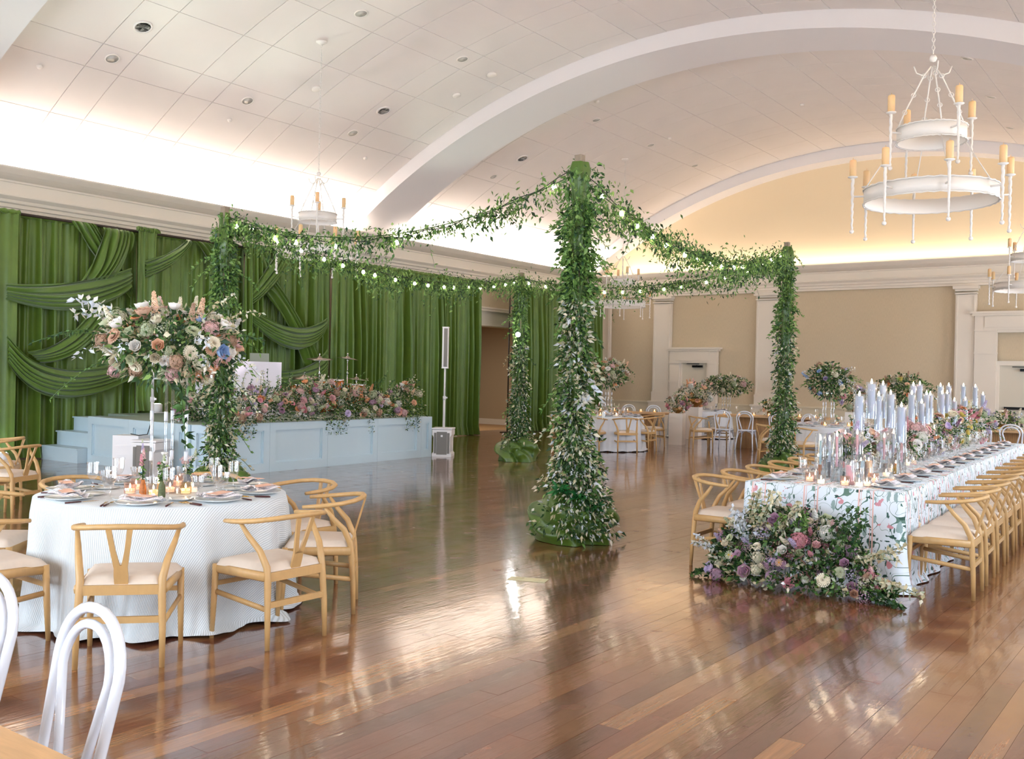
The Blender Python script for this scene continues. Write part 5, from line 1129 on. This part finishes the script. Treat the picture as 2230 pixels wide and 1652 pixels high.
# cloth: top, two long sides, two ends; u runs round, v down
b = MB(); per = [(-LW/2, 0), (LW/2, 0), (LW/2, LL_), (-LW/2, LL_)]; segs = []; n_ = []
ring = []; 
for k in range(4):
    A = Vector(per[k]); B = Vector(per[(k+1) % 4]); L = (B-A).length; m = int(L/.03)
    nn = Vector(((B-A).y, -(B-A).x)).normalized()
    for i in range(m): ring.append((A.lerp(B, i/m), nn, L*i/m, L, k))
nr = len(ring); rows_ = 14; acc = [0, LW, LW+LL_, 2*LW+LL_]
vs = []; uvs = []
for j in range(rows_+1):
    s = j/rows_
    for (p, nn, l, L, k) in ring:
        ec = min(l, L-l); f = sin((acc[k]+l)*17+sin(l*3)*1.5)*.012*min(1, ec*4)*s + .02*s
        cor = math.exp(-ec*14); q = p+nn*(f+.012*min(1, j*.6)+ (.05*cor*s*s))
        c2 = (p-Vector((0, LL_/2))); c2 = Vector((c2.x/(LW/2), c2.y/(LL_/2))); q += Vector((c2.x*abs(c2.x)*.0, 0))
        z = LH+.005-(LH-.005)*s; z = max(z, .008)
        if j == rows_: q += nn*.025*(1+.6*sin((acc[k]+l)*11))
        vs.append((q.x, q.y, z)); uvs.append((acc[k]+l+.0, LH-z))
fs = [(j*nr+i, (j+1)*nr+i, (j+1)*nr+(i+1) % nr, j*nr+(i+1) % nr) for j in range(rows_) for i in range(nr)]
b.add(vs, fs); gx, gy = 8, 40; o0 = len(b.v)
tv = [((-LW/2-.0)+(LW)*i/gx, LL_*j/gy, LH+.005) for j in range(gy+1) for i in range(gx+1)]; b.add(tv, [(j*(gx+1)+i, j*(gx+1)+i+1, (j+1)*(gx+1)+i+1, (j+1)*(gx+1)+i) for j in range(gy) for i in range(gx)])
uvs += [(v[0]+.61, v[1]) for v in tv]
me = b.mesh('tablecloth', 'floral_cloth'); uvl = me.uv_layers.new(name='UVMap'); li = np.zeros(len(me.loops), int); me.loops.foreach_get('vertex_index', li); uvl.data.foreach_set('uv', np.array(uvs)[li].reshape(-1))
o = link('tablecloth', me, None, (LA.x, LA.y, 0), LR); tag(o, 'floral printed cloth with pink stripes covering the long table', 'tablecloth')
# chairs and settings along the long table
NS = 12; S0 = .33; DS = .655
for k in range(NS):
    s = S0+k*DS; w = ORD[k]+' from the near end'
    for side, nm in ((1, 'right'), (-1, 'left')):
        if side == -1 and k > 9: continue
        p = lp(s+(-.0 if side > 0 else -.05), side*(LW/2+.25), 0); wish('pale oak wishbone chair on the long table\'s %s side, %s' % (nm, w), p.x, p.y, LR+(PI/2 if side > 0 else -PI/2), 'wishbone chairs on the %s side of the long table' % nm)
        c = lp(s, side*(LW/2-.18)); g = 'on the %s side of the long table' % nm; rz = LR+(PI/2 if side > 0 else -PI/2); dv = LN*side; d3 = Vector((dv.x, dv.y, 0)); s3 = Vector((LD.x, LD.y, 0))
        wh = 'on the long table\'s %s side, %s' % (nm, w)
        put('dinner_plate', 'pale dinner plate '+wh, 'plate', c, 0, 'dinner plates '+g); put('napkin', 'folded napkin on the plate '+wh, 'napkin', c, rz+.1, 'napkins '+g)
        m = put('menu_card', 'peach menu card '+wh, 'card', c+Vector((0, 0, .058)), rz, 'menu cards '+g)
        put('knife', 'dark-handled knife by the plate '+wh, 'knife', c-s3*.18, rz, 'knives '+g); put('fork', 'dark-handled fork by the plate '+wh, 'fork', c+s3*.18, rz, 'forks '+g)
        put('goblet', 'tall goblet by the plate '+wh, 'glass', c-d3*.22-s3*.10, 0, 'goblets '+g); put('water_glass', 'water glass by the plate '+wh, 'glass', c-d3*.20+s3*.06, 0, 'water glasses '+g)
# candles
def tall_candle(label, px, Y, fz, kind='candle_lavender', R=.030, clen=.30):
    X = ony(px, 850, Y).x; sC = (Y-LA.y); h = fz-LH-.012
    t = thing('candle_column', label, 'candle', (X, Y, LH+.008), 0, 'pale candles on tall clear stands'); base = h-.035-clen-.03
    b = MB(); b.lathe([(.0, 0), (.055, 0), (.055, .008), (.012, .014), (.010, base-.07), (.022, base-.06), (.016, base-.04), (.03, base-.028), (.02, base-.012), (.045, base), (.0, base+.003)], 14, cap=False); b.build('stand', 'glass_clear', t)
    b = MB(); b.lathe([(R, base), (R, base+clen), (R*.9, base+clen+.004), (0, base+clen-.004)], 14, cap=False); b.build('candle', kind, t)
    b = MB(); rt = R*1.42; b.lathe([(rt, base), (rt, base+clen+.02), (rt-.002, base+clen+.02), (rt-.002, base)], 18, cap=False); b.build('glass_sleeve', 'glass_tube', t)
    o = link('flame', PS['flame'], t, (0, 0, base+clen)); o.scale = (1.7, 1.7, 1.6)
CAND = [(1872, 8.75, 1.53), (1898, 9.05, 1.64), (1923, 9.6, 1.63), (1914, 9.35, 1.53), (1940, 9.5, 1.545), (1964, 9.0, 1.44), (1989, 10.9, 1.63), (2003, 11.3, 1.64), (1986, 10.6, 1.54), (2008, 10.7, 1.45), (2018, 10.9, 1.54), (2026, 11.6, 1.53), (2048, 12.9, 1.63), (2066, 13.3, 1.635), (2052, 12.7, 1.54), (2063, 13.0, 1.54), (2079, 13.2, 1.45), (2098, 14.9, 1.64), (2124, 15.4, 1.63), (2103, 14.7, 1.45), (2141, 15.6, 1.52)]
WC = {0: 'leftmost', 5: 'fat low'}
CW = ['leftmost of all', 'second from the left, tallest of the near cluster', 'tall, fourth from the left', 'thin mid-height, third from the left', 'thick mid-height, centre of the near cluster', 'lowest and thickest of the near cluster', 'tall left one of the second cluster', 'tall right one of the second cluster', 'mid-height left of the second cluster', 'low one of the second cluster', 'mid-height right of the second cluster', 'rear one of the second cluster', 'tall left one of the third cluster', 'tall right one of the third cluster', 'mid-height left of the third cluster', 'mid-height right of the third cluster', 'low one of the third cluster', 'tall left one of the farthest cluster', 'tall right one of the farthest cluster', 'low one of the farthest cluster', 'last one beside the far right door']
for k, (px, Y, fz) in enumerate(CAND): tall_candle('lavender pillar candle on a clear stand, '+CW[k], px, Y, fz, R=.034 if k in (0, 1, 4, 5) else .027, clen=.31 if k < 6 else .30)
def hurricane(label, px, Y, r, hg, col, ch, cr, grp, fl=True, holder=None):
    X = ony(px, 1000, Y).x; t = thing('glass_hurricane', label, 'candle', (X, Y, LH+.008), 0, grp)
    b = MB(); b.lathe([(0, .001), (r, .001), (r, hg), (r-.002, hg), (r-.002, .006), (0, .006)], 22, cap=False); b.build('cylinder', 'glass_tube', t)
    z0 = .008
    if holder: b = MB(); b.lathe([(0, z0), (.03, z0), (.03, z0+.006), (.008, .02), (.014, .05), (.008, .07), (.016, .10), (cr+.004, .12), (cr+.004, .14)], 12, cap=False); b.build('holder', holder, t); z0 = .12
    b = MB(); b.lathe([(cr, z0), (cr*.97, z0+ch), (0, z0+ch-.003)], 12, cap=False); b.build('candle', col, t); o = link('flame', PS['flame'], t, (0, 0, z0+ch)); o.scale = (1.5, 1.5, 1.5)
HG = 'taper candles in tall glass cylinders'
for k, (px, Y, r, hg, col, ch, hold, w) in enumerate([(1786, 8.0, .045, .40, 'candle_blue', .22, 'vase_amber', 'leftmost, pale blue taper on an amber stem'), (1822, 8.15, .048, .40, 'candle_pink', .25, 'glass_clear', 'pink taper, second from the left'), (1806, 8.35, .04, .38, 'candle_lavender', .2, 'vase_grey', 'lavender taper behind the first two'), (1840, 8.6, .042, .42, 'candle_lavender', .24, 'vase_grey', 'lavender taper left of the orange one'),
        (1866, 8.45, .05, .42, 'candle_pink', .26, 'glass_clear', 'pink taper beside the pale pillar'), (1858, 8.9, .04, .40, 'candle_yellow', .16, 'vase_amber', 'short golden taper in the middle'), (1925, 9.3, .04, .38, 'candle_pink', .2, 'glass_clear', 'small pink taper before the flowers'), (1945, 9.8, .05, .40, 'candle_lavender', .22, 'glass_clear', 'lavender taper mid table'), (1963, 9.1, .04, .40, 'candle_pink', .2, 'glass_clear', 'pink taper right of the bouquet'), (2012, 11.2, .045, .36, 'candle_blue', .2, 'glass_clear', 'blue taper in front of the pink peonies'),
        (2033, 11.9, .035, .36, 'candle_pink', .2, 'glass_clear', 'coral taper near the third cluster'), (2090, 14.0, .04, .36, 'candle_lavender', .2, 'glass_clear', 'lavender taper at the far end')]):
    hurricane('taper in a glass cylinder, long table, '+w, px, Y, r, hg, col, ch, .011, HG, holder=hold)
for (px, Y, col, R, hgt, w) in [(1853, 7.98, 'candle_pink', .038, .15, 'fat pink pillar candle at the near end of the long table'), (1875, 8.3, 'candle_blue', .03, .17, 'grey-blue pillar candle right of the fat pink one'), (1892, 8.35, 'candle_peach', .03, .17, 'peach pillar candle right of the grey-blue one'), (1951, 9.2, 'candle_yellow', .022, .10, 'short golden pillar candle farther along the long table')]:
    X = ony(px, 1000, Y).x; t = thing('pillar_candle', w, 'candle', (X, Y, LH+.008), 0, 'pillar candles on the long table'); b = MB(); b.lathe([(0, 0), (R, 0), (R, hgt), (R*.9, hgt+.003), (0, hgt-.004)], 18, cap=False); b.build('wax', col, t); link('flame', PS['flame'], t, (0, 0, hgt-.002))
    b = MB(); b.lathe([(R+.008, 0), (R+.008, hgt+.05), (R+.006, hgt+.05), (R+.006, .002)], 18, cap=False); b.build('glass_sleeve', 'glass_tube', t)
rr = random.Random(5)
VW = [(1764, 7.95), (1776, 8.15), (1789, 7.8), (1841, 7.85), (1872, 7.82), (1889, 7.92), (1905, 8.3), (1930, 8.9), (1943, 9.4), (1958, 9.7), (1975, 10.3), (1990, 10.6), (2010, 11.6), (2030, 12.3), (2050, 13.0), (2075, 14.0), (2100, 15.0)]
for k, (px, Y) in enumerate(VW): X = ony(px, 1000, Y).x; votive('glass_clear' if k % 3 else 'glass_pink', 'small lit votive on the long table, %s' % (['leftmost at the near end', 'just behind the leftmost one', 'left of the clear cylinders', 'left of the fat pink pillar', 'right of the fat pink pillar', 'next again to the right', 'before the peach pillar'][k] if k < 7 else ORD[k-7]+' of those running away along the centre'), X, Y, LH+.008, 'small votives on the long table')
# flowers on the long table
PALM = [PINK, ROSE, LILAC, PEACH, CREAM, WHITE, MAUVE, ORANGE, YELLOW, PLUM, PINK, CREAM]
def low_arr(label, s, w, R, n, seed, pal, nleaf, fs=1., spray=6, h=.16):
    p = lp(s, w); t = thing('low_flower_arrangement', label, 'flowers', p, 0, 'low bouquets along the long table')
    b = MB(); b.lathe([(0, 0), (.05, 0), (.06, .05), (.055, h*.7), (.05, h*.7)], 14, cap=False); b.build('vase', 'glass_clear', t)
    sub_arr(t, h+R[2]*.45, n=n, R=R, palette=pal, nleaf=nleaf, seed=seed, fs=fs, Ll=.04, spray=spray, weights=(5, 4, 4, 4, 2, 2))
for k, (s, w, R, n, pal, lb) in enumerate([(1.0, -.05, (.16, .2, .16), 22, [PINK, LILAC, CREAM, WHITE, PEACH], 'behind the first glass cylinders'), (1.9, -.15, (.16, .2, .17), 22, [PINK, PEACH, LILAC, CREAM], 'half hidden behind the near candles'), (2.7, .08, (.20, .26, .17), 30, [ROSE, PINK, PINK, LILAC, WHITE], 'with blush and pink peonies'), (3.6, .0, (.18, .26, .2), 28, [PINK, LILAC, ORANGE, PINK], 'of pink peonies and one coral bloom'),
        (4.5, .02, (.2, .28, .22), 30, [BROWN, CREAM, LILAC, PEACH, ORANGE], 'below the third candle cluster'), (5.5, .05, (.2, .28, .24), 30, [PLUM, YELLOW, YELLOW, CREAM, PINK, LILAC], 'with yellow and purple blooms'), (6.5, .0, (.2, .28, .26), 30, PALM, 'tall and mixed, toward the far end'), (7.5, .05, (.2, .24, .24), 26, [LILAC, ROSE, PEACH, WHITE, YELLOW], 'last one, at the far end')]):
    low_arr('loose low bouquet on the long table, '+lb, s, w, R, n, 60+k, pal, 420, 1.0)
# ground bouquet at the table's end
gf = thing('ground_flower_arrangement', 'huge cascading flower arrangement on the floor against the near end of the long table', 'flowers', (-2.66, 7.40, 0))
rr = random.Random(77); PALG = [PINK, ROSE, LILAC, MAUVE, MAUVE, CREAM, CREAM, WHITE, PEACH, SAGE, SAGE, BROWN]
def gshape(u): # silhouette height along x, u in -1..1
    return .50*max(0, 1-abs(u+.1)**2.6)**.8+.07
for i in range(250):
    u = rr.uniform(-1, 1); xx = u*.66; hmax = gshape(u); v = rr.random(); z = .03+hmax*(v**.8); dep = .48*(1-(v)**1.5)*(1-.5*abs(u))
    k, r = rr.choices(KINDS, (5, 4, 4, 4, 4, 4))[0]; side = rr.uniform(-.25, 1)
    p = Vector((xx, -.02-dep*max(side, .05)-.04+ .05, z)); flower(k, gf, p, Vector((u*.5+rr.gauss(0, .2), -.9+rr.gauss(0, .2), .35+v*.5)), r*1.0*rr.uniform(.7, 1.25), rr.choice(PALG))
N = 4300; u = RNG.uniform(-.98, 1.08, N); hm = np.array([gshape(max(-1, min(1, q))) for q in u]); v = RNG.random(N)**.85; Z = .015+hm*v*1.02; dep = .46*(1-v**1.5)*(1-.5*np.abs(u))*RNG.uniform(.1, 1, N)
P = np.stack([u*.68, -.0-dep, Z], 1); D = np.stack([u*.6, -np.ones(N), .2+v*.6], 1)+RNG.normal(size=(N, 3))*.6; L = RNG.uniform(.03, .075, N); D[Z < .05, 2] = np.abs(D[Z < .05, 2])
leaves('foliage', P, D, L, L*RNG.uniform(.4, .6, N), mixcols(N, [(GREENS, .66), (PALE, .22), (LIGHTG, .08), (WHITEL, .04)]), gf)
st = MB(); Ps, Ds, Cs, Ls = [], [], [], []
for (x0, z0, dx, dz, ln, pal, LLf) in [(-.34, .3, .1, 1, .52, PALE, .05), (-.28, .35, .35, 1, .48, PALE, .05), (-.36, .25, -.15, 1, .42, WHITEL, .05), (-.2, .35, .5, .8, .45, PALE, .045), (-.15, .35, .4, 1, .3, LIGHTG, .03), (.28, .3, .4, 1, .5, GREENS, .045), (.4, .25, .2, 1, .42, GREENS, .05), (.45, .25, .6, .5, .4, PALE, .05), (.52, .15, .7, .1, .35, PALE, .05), (.55, .1, .6, -.2, .3, GREENS, .05), (-.55, .2, -1, .5, .3, WHITEL, .035), (-.55, .1, -1, .05, .2, GREENS, .05), (-.55, .06, -1, -.05, .22, GREENS, .045), (.5, .1, .6, -.3, .3, WHITEL, .045), (.1, .4, -.2, 1, .25, LIGHTG, .03)]:
    for rep in range(3):
        d = Vector((dx+rr.gauss(0, .12), -.25+rr.gauss(0, .1), dz+rr.gauss(0, .1))).normalized(); p = Vector((x0+rr.gauss(0, .04), -.12, z0)); pts = [p+d*ln*j/9+Vector((.04*(j/9)**2, 0, -ln*.18*(j/9)**2)) for j in range(10)]
        for q in pts: q.z = max(q.z, .02)
        st.tube(pts, .003, 4); q = np.repeat(np.array([list(x) for x in pts[2:]]), 4, axis=0); Ps.append(q); Ds.append(RNG.normal(size=q.shape)+[0, -.3, .3]); Cs.append(pick(pal, len(q))); Ls.append(np.full(len(q), LLf))
st.build('branches', 'stem_green', gf)['kind'] = 'stuff'; LL = np.concatenate(Ls); leaves('branch_leaves', np.concatenate(Ps), np.concatenate(Ds), LL, LL*.6, np.concatenate(Cs), gf)
b = MB(); b.grid(lambda u, v: (.22*(u-.5)+.05*sin(v*5), .30*(v-.5), .012+.035*abs(sin(u*7+v*3))*(1-v*.5)), 16, 14); me = b.mesh('cloth_corner', 'floral_cloth'); uvl = me.uv_layers.new(name='UVMap')
p = onz(1960, 1288, 0); o = link('cloth_corner', me, None, (p.x-.04, p.y+.10, 0), .3); tag(o, 'corner of the floral cloth pooled on the floor beside the ground flowers', 'cloth')
DIRW = ['at the front', 'at the front right', 'at the right', 'at the back right', 'at the back', 'at the back left', 'at the left', 'at the front left']
# ---------------------------------------------------------------- far tables
C2 = (-11.25, 18.95); round_table('t2', 'far round table behind the central post', 'white cloth on the far round table behind the central post', C2, .80, .752, 9, 'plain_cloth', 26)
for k, (px, py, w) in enumerate([(1345, 985, 'in front of the far round table, its back square to the camera'), (1418, 984, 'right of the far round table, turned side on'), (1282, 984, 'left front of the far round table, beside the post'), (1440, 975, 'outermost at the right of the far round table')]):
    p = onz(px, py, 0); rz = towards(p.x, p.y, *C2); wish('oak wishbone chair '+w, p.x+(.05, -.32, 0, -.38)[k], p.y+.2, rz, 'wishbone chairs round the far round table')
p = onz(1225, 975, 0); wish('oak wishbone chair mostly hidden behind the central post', p.x, p.y, towards(p.x, p.y, *C2), 'wishbone chairs round the far round table')
for k in range(8): setting(C2[0], C2[1], .758, R_(k*45-60), .80, DIRW[k]+' of the far round table', 'on the far round table', full=False)
def tall_arr(label, x, y, z, hs, n, R, pal, seed, nleaf, spray, fs=1.):
    t = thing('tall_flower_arrangement', label, 'flowers', (x, y, z), 0, 'tall arrangements on clear stands'); acrylic_stand(t, hs, .16)
    sub_arr(t, hs+R[2]*.7, n=n, R=R, palette=pal, nleaf=nleaf, seed=seed, spray=spray, fs=fs, Ll=.07); return t
x, y = C2; p = onz(1330, 890, .76)
tall_arr('peach and blush arrangement on clear rods on the far round table', C2[0]-.05, C2[1]+.05, .76, .72, 52, (.46, .46, .30), [PEACH, ORANGE, PEACH, PINK, CREAM, WHITE, BROWN], 31, 900, 14, 1.15)
rr = random.Random(3); D5 = ['front', 'front right', 'back right', 'back left', 'front left']
for k in range(10):
    a = R_(-50+36*k); q = rr.uniform(.22, .36); xx, yy = C2[0]+q*cos(a), C2[1]+q*sin(a); w = D5[k//2]
    if k % 2: votive(rr.choice(['glass_pink', 'glass_amber', 'glass_clear']), 'tiny lit votive on the far round table, %s of the clear rods' % w, xx, yy, .76, 'votives on the far round table')
    else: budvase('small bud vase on the far round table, %s of the clear rods' % w, xx, yy, .76, rr.choice(['vase_amber', 'vase_moss', 'glass_clear']), .1, .02, [('rose', .04, rr.choice([CREAM, PINK, PEACH]), .0, .02, .06), ('hydrangea', .035, rr.choice([PINK, SAGE, WHITE]), -.03, -.01, .1), ('stock_spike', .03, rr.choice([ROSE, LILAC, CREAM]), .03, .0, .12)], 70+k, 'bud vases on the far round table')

def pedestal(label, x, y, w, d, h, rz):
    b = MB(); b.box((0, 0, h/2), (w, d, h)); return tag(b.build('pedestal', 'pedestal_white', None, (x, y, 0), rz), label, 'pedestal', 'white box pedestals')
def bowl_arr(label, x, y, z, r, n, pal, seed, fs=1., R=None, spray=8, bm='bowl_gold'):
    t = thing('bowl_of_flowers', label, 'flowers', (x, y, z), 0, 'bowls of flowers'); b = MB(); h = r*1.05
    b.lathe([(0, 0), (r*.35, 0), (r*.4, .01), (r*.8, h*.3), (r, h*.62), (r*.95, h*.95), (r*.85, h), (r*.82, h*.95), (r*.9, h*.6)], 24, cap=False); b.build('bowl', bm, t)
    R = R or (r*2.0, r*2.0, r*1.5); sub_arr(t, h+R[2]*.35, n=n, R=R, palette=pal, nleaf=int(n*14), seed=seed, fs=fs, Ll=.06, spray=spray, up=.5); return t
pd = onz(1466, 968, 0); pedestal('white box pedestal between the far tables, holding a gold bowl of flowers', pd.x, pd.y+.2, .34, .34, .77, .2)
bowl_arr('gold bowl of dusty pink and white flowers on the white pedestal', pd.x, pd.y+.2, .77, .135, 26, [ROSE, PINK, WHITE, BROWN, PEACH, MAUVE], 41, 1.1, (.30, .26, .2), 10)
X = ony(1513, 880, 24.4).x; pz_ = ony(1513, 886, 24.4).z
pedestal('tall cream pedestal before the small back door', X, 24.4, .34, .34, pz_, .1); bowl_arr('large gold bowl of peach flowers standing high before the small back door', X, 24.4, pz_, .22, 32, [PEACH, PEACH, CREAM, PINK, ORANGE, WHITE], 42, 1.45, (.44, .38, .3), 10)

def fluted_table(label, x, y, rz, L, Wd, h=.76):
    t = thing('fluted_table', label, 'table', (x, y, 0), rz, 'fluted wooden tables'); b = MB(); b.box((0, 0, h-.02), (L, Wd, .04)); b.build('tabletop', 'oak_table', t)
    b = MB(); Lb, Wb = L*.62, Wd*.62; b.box((0, 0, (h-.04)/2), (Lb, Wb, h-.04)); b.build('base_block', 'oak_flute', t)
    n = int(Lb/.035)
    me = MB(); me.lathe([(.0145, .0), (.0145, h-.045)], 8); sl = me.mesh('flute', 'oak_flute')
    for i in range(n): link('flute', sl, t, (-Lb/2+Lb*(i+.5)/n, -Wb/2, 0))
    for i in range(int(Wb/.035)):
        for s in (-1, 1): link('flute', sl, t, (s*Lb/2, -Wb/2+Wb*(i+.5)/int(Wb/.035), 0))
    return t
p = onz(1625, 976, 0); FT = Vector((-8.75, 22.25, 0)); fluted_table('fluted oak table behind two white bentwood chairs, left of the right post', -8.75, 22.5, .1, 2.6, .95, .78)
fa = .1
for px, py, w in [(-9.57, 21.52, 'left of the pair before the fluted oak table'), (-9.06, 21.62, 'right of the pair before the fluted oak table'), (-8.35, 21.8, 'mostly hidden behind the right leafy post')]:
    bent('white bentwood chair '+w, px, py, fa+.05, 'white bentwood chairs at the fluted tables')
p = onz(1648, 902, .76); bowl_arr('gold bowl of yellow roses on the fluted oak table', -8.75, 22.35, .78, .12, 22, [YELLOW, PEACH, CREAM, PINK], 43, 1.1, (.26, .24, .2), 6)
for k in range(7):
    q = Vector((cos(fa), sin(fa), 0))*(-1.1+.36*k); votive('glass_amber', 'lit votive on the fluted oak table, %s from its left end' % ORD[k], -8.75+q.x, 22.22+q.y, .782, 'votives on the fluted oak table')
for k in range(6):
    q = Vector((cos(fa), sin(fa), 0))*(-.95+.38*k); put('goblet', 'clear goblet on the fluted oak table, %s from its left' % ORD[k], 'glass', (-8.75+q.x, 22.6+q.y, .782), 0, 'goblets on the fluted oak table')
# round table deeper in, with the wide arrangement
C3 = (-12.0, 25.3); round_table('t3', 'deep round table under the wide flower arrangement', 'pale cloth on the deep round table under the wide arrangement', C3, .85, .752, 12, 'plain_cloth', 24)
t = tall_arr('wide airy green and cream arrangement on clear rods before the back wall', ony(1582, 860, 25.3).x, 25.3, .76, .52, 36, (.68, .5, .26), [CREAM, CREAM, SAGE, PINK, WHITE], 33, 1700, 26, 1.3)
for k in range(6): a = R_(k*60-80); setting(C3[0], C3[1], .758, a, .85, DIRW[k]+' of the deep round table', 'on the deep round table', full=False)
for (px, py, rz, w) in [(1490, 975, -.9, 'right of the white pedestal, facing away'), (1530, 972, .3, 'beyond the pedestal, holding a patterned shawl')]:
    p = onz(px, py, 0); wish('oak wishbone chair '+w, p.x+.28, p.y+.3, rz, 'wishbone chairs between the pedestal and the fluted table')
p = onz(1548, 930, .55)
def shawl(label, px, py, Y):
    b = MB(); b.grid(lambda u, v: (.30*(u-.5), .03*sin(u*9)*v+.03*(1-v), -.42*v), 12, 10); P = ony(px, py, Y); tag(b.build('draped_shawl', 'pattern_cloth', None, P, .3), label, 'shawl', 'patterned shawls over chair backs')
pC = onz(1530, 972, 0); shawl('black and white patterned shawl hanging from the chair beyond the pedestal', 1548, 908, pC.y+.1)
# long wooden table behind the far round table
fluted_table('oak table behind the far round table, its edge showing left of the pedestal', -12.6, 21.9, .2, 2.6, .9)
p = onz(1420, 960, 0)
bent('white bentwood chair peeping over the far round table, left of the pedestal', -12.35, 23.1, PI+.3, 'white bentwood chairs behind the far round table'); bent('white bentwood chair peeping behind the tall peach arrangement', -13.1, 23.0, PI+.1, 'white bentwood chairs behind the far round table')
for k in range(5): votive('glass_amber', 'lit votive on the oak table behind the far round table, %s from its left' % ORD[k], -13.1+.35*k, 21.75+.07*k, .762, 'votives on the oak table behind')
shawl('patterned shawl hanging beside the pedestal', 1434, 900, 22.9)
# right side: cloth table with chair, arrangement, bowl on pedestal
C4 = (-6.15, 19.1); round_table('t4', 'round table behind the near candles, right of the right post', 'white cloth on the round table behind the near candles', C4, .85, .752, 15, 'plain_cloth', 24)
for (dx, dy, w) in [(-.32, -1.05, 'with its Y splat showing between the right post and the candles'), (-1.12, -.55, 'half hidden by the right leafy post, leaning into view')]: x, y = C4[0]+dx, C4[1]+dy; wish('oak wishbone chair '+w, x, y, towards(x, y, *C4), 'wishbone chairs behind the right post')
tall_arr('dark green and coral arrangement on clear rods behind the near candles', ony(1805, 850, 19.2).x, 19.2, .76, .62, 46, (.40, .40, .34), [PEACH, ROSE, CREAM, BLUE, LILAC, BROWN, PINK], 34, 1700, 14, 1.0)
for k in range(8): setting(C4[0], C4[1], .758, R_(k*45-75), .85, DIRW[k]+' of the table behind the candles', 'on the table behind the candles', full=False)
rr = random.Random(8); D3 = ['front', 'right', 'left']
for k in range(6):
    a = R_(-70+60*k); q = rr.uniform(.22, .35); xx, yy = C4[0]+q*cos(a), C4[1]+q*sin(a); w = D3[k//2]
    if k % 2: votive('glass_amber', 'tiny lit votive behind the near candles, %s of the clear rods' % w, xx, yy, .76, 'votives on the table behind the candles')
    else: budvase('small bud vase behind the near candles, %s of the clear rods' % w, xx, yy, .76, 'vase_amber', .09, .02, [('rose', .045, rr.choice([CREAM, PEACH]), .0, .02, .06), ('hydrangea', .04, SAGE, -.03, -.01, .1)], 90+k, 'bud vases on the table behind the candles')
bent('white bentwood chair showing just right of the right leafy post', ony(1745, 900, 21.0).x, 21.0, PI-.4, 'white bentwood chairs right of the right post')
X = ony(1864, 900, 21.2).x; pedestal('white box pedestal behind the tallest near candles', X, 21.2, .38, .38, .98, .1); bowl_arr('gold bowl of cream and dark flowers on the pedestal behind the near candles', X, 21.2, .98, .15, 26, [CREAM, YELLOW, LILAC, PEACH, PLUM], 44, 1.2, (.34, .3, .26), 12)
C5 = (-5.0, 21.8); round_table('t5', 'hidden round table behind the middle candles', 'white cloth on the hidden table behind the middle candles', C5, .8, .752, 17, 'plain_cloth', 24)
tall_arr('warm-toned arrangement with yellow and peach behind the middle candles', ony(1968, 850, 21.8).x, 21.8, .76, .46, 46, (.50, .42, .34), [PEACH, ORANGE, YELLOW, CREAM, BROWN, WHITE], 35, 1500, 18, 1.1)
# far right: fluted table, bentwoods, bowl
p = onz(2190, 938, .76); fluted_table('fluted oak table at the right edge, before the large back door', -3.1, 20.9, -.05, 2.2, .95)
for (px, w) in [(2140, 'left one before the right-edge table'), (2207, 'right one before the right-edge table')]:
    X = ony(px, 940, 20.0).x; bent('white bentwood chair '+w, X, 20.05, -.05, 'white bentwood chairs at the right edge')
bowl_arr('bowl of cream, peach and plum flowers on the right-edge table', ony(2187, 920, 20.8).x, 20.8, .762, .10, 28, [CREAM, PEACH, YELLOW, PINK, PLUM, LILAC], 45, 1.1, (.30, .26, .18), 8, 'bowl_gold')
put('goblet', 'clear goblet on the right-edge table', 'glass', (-3.95, 20.6, .762), 0, 'goblets on the right-edge table')

# floor outlet plate
p = onz(1150, 1262, 0); t = thing('floor_plate', 'brass-coloured rectangular outlet plate set in the floor', 'floor plate', (p.x, p.y, 0), .35)
b = MB(); b.box((0, 0, .003), (.30, .12, .004)); b.build('plate', 'floor_plate', t); b = MB(); b.lathe([(.04, .0055), (.04, .0065), (0, .0065)], 18, cap=False); b.build('outlet_cover', 'floor_plate', t, (-.07, 0, 0)); b = MB(); b.box((.07, 0, .006), (.08, .07, .001)); b.build('hatch', 'floor_plate', t)
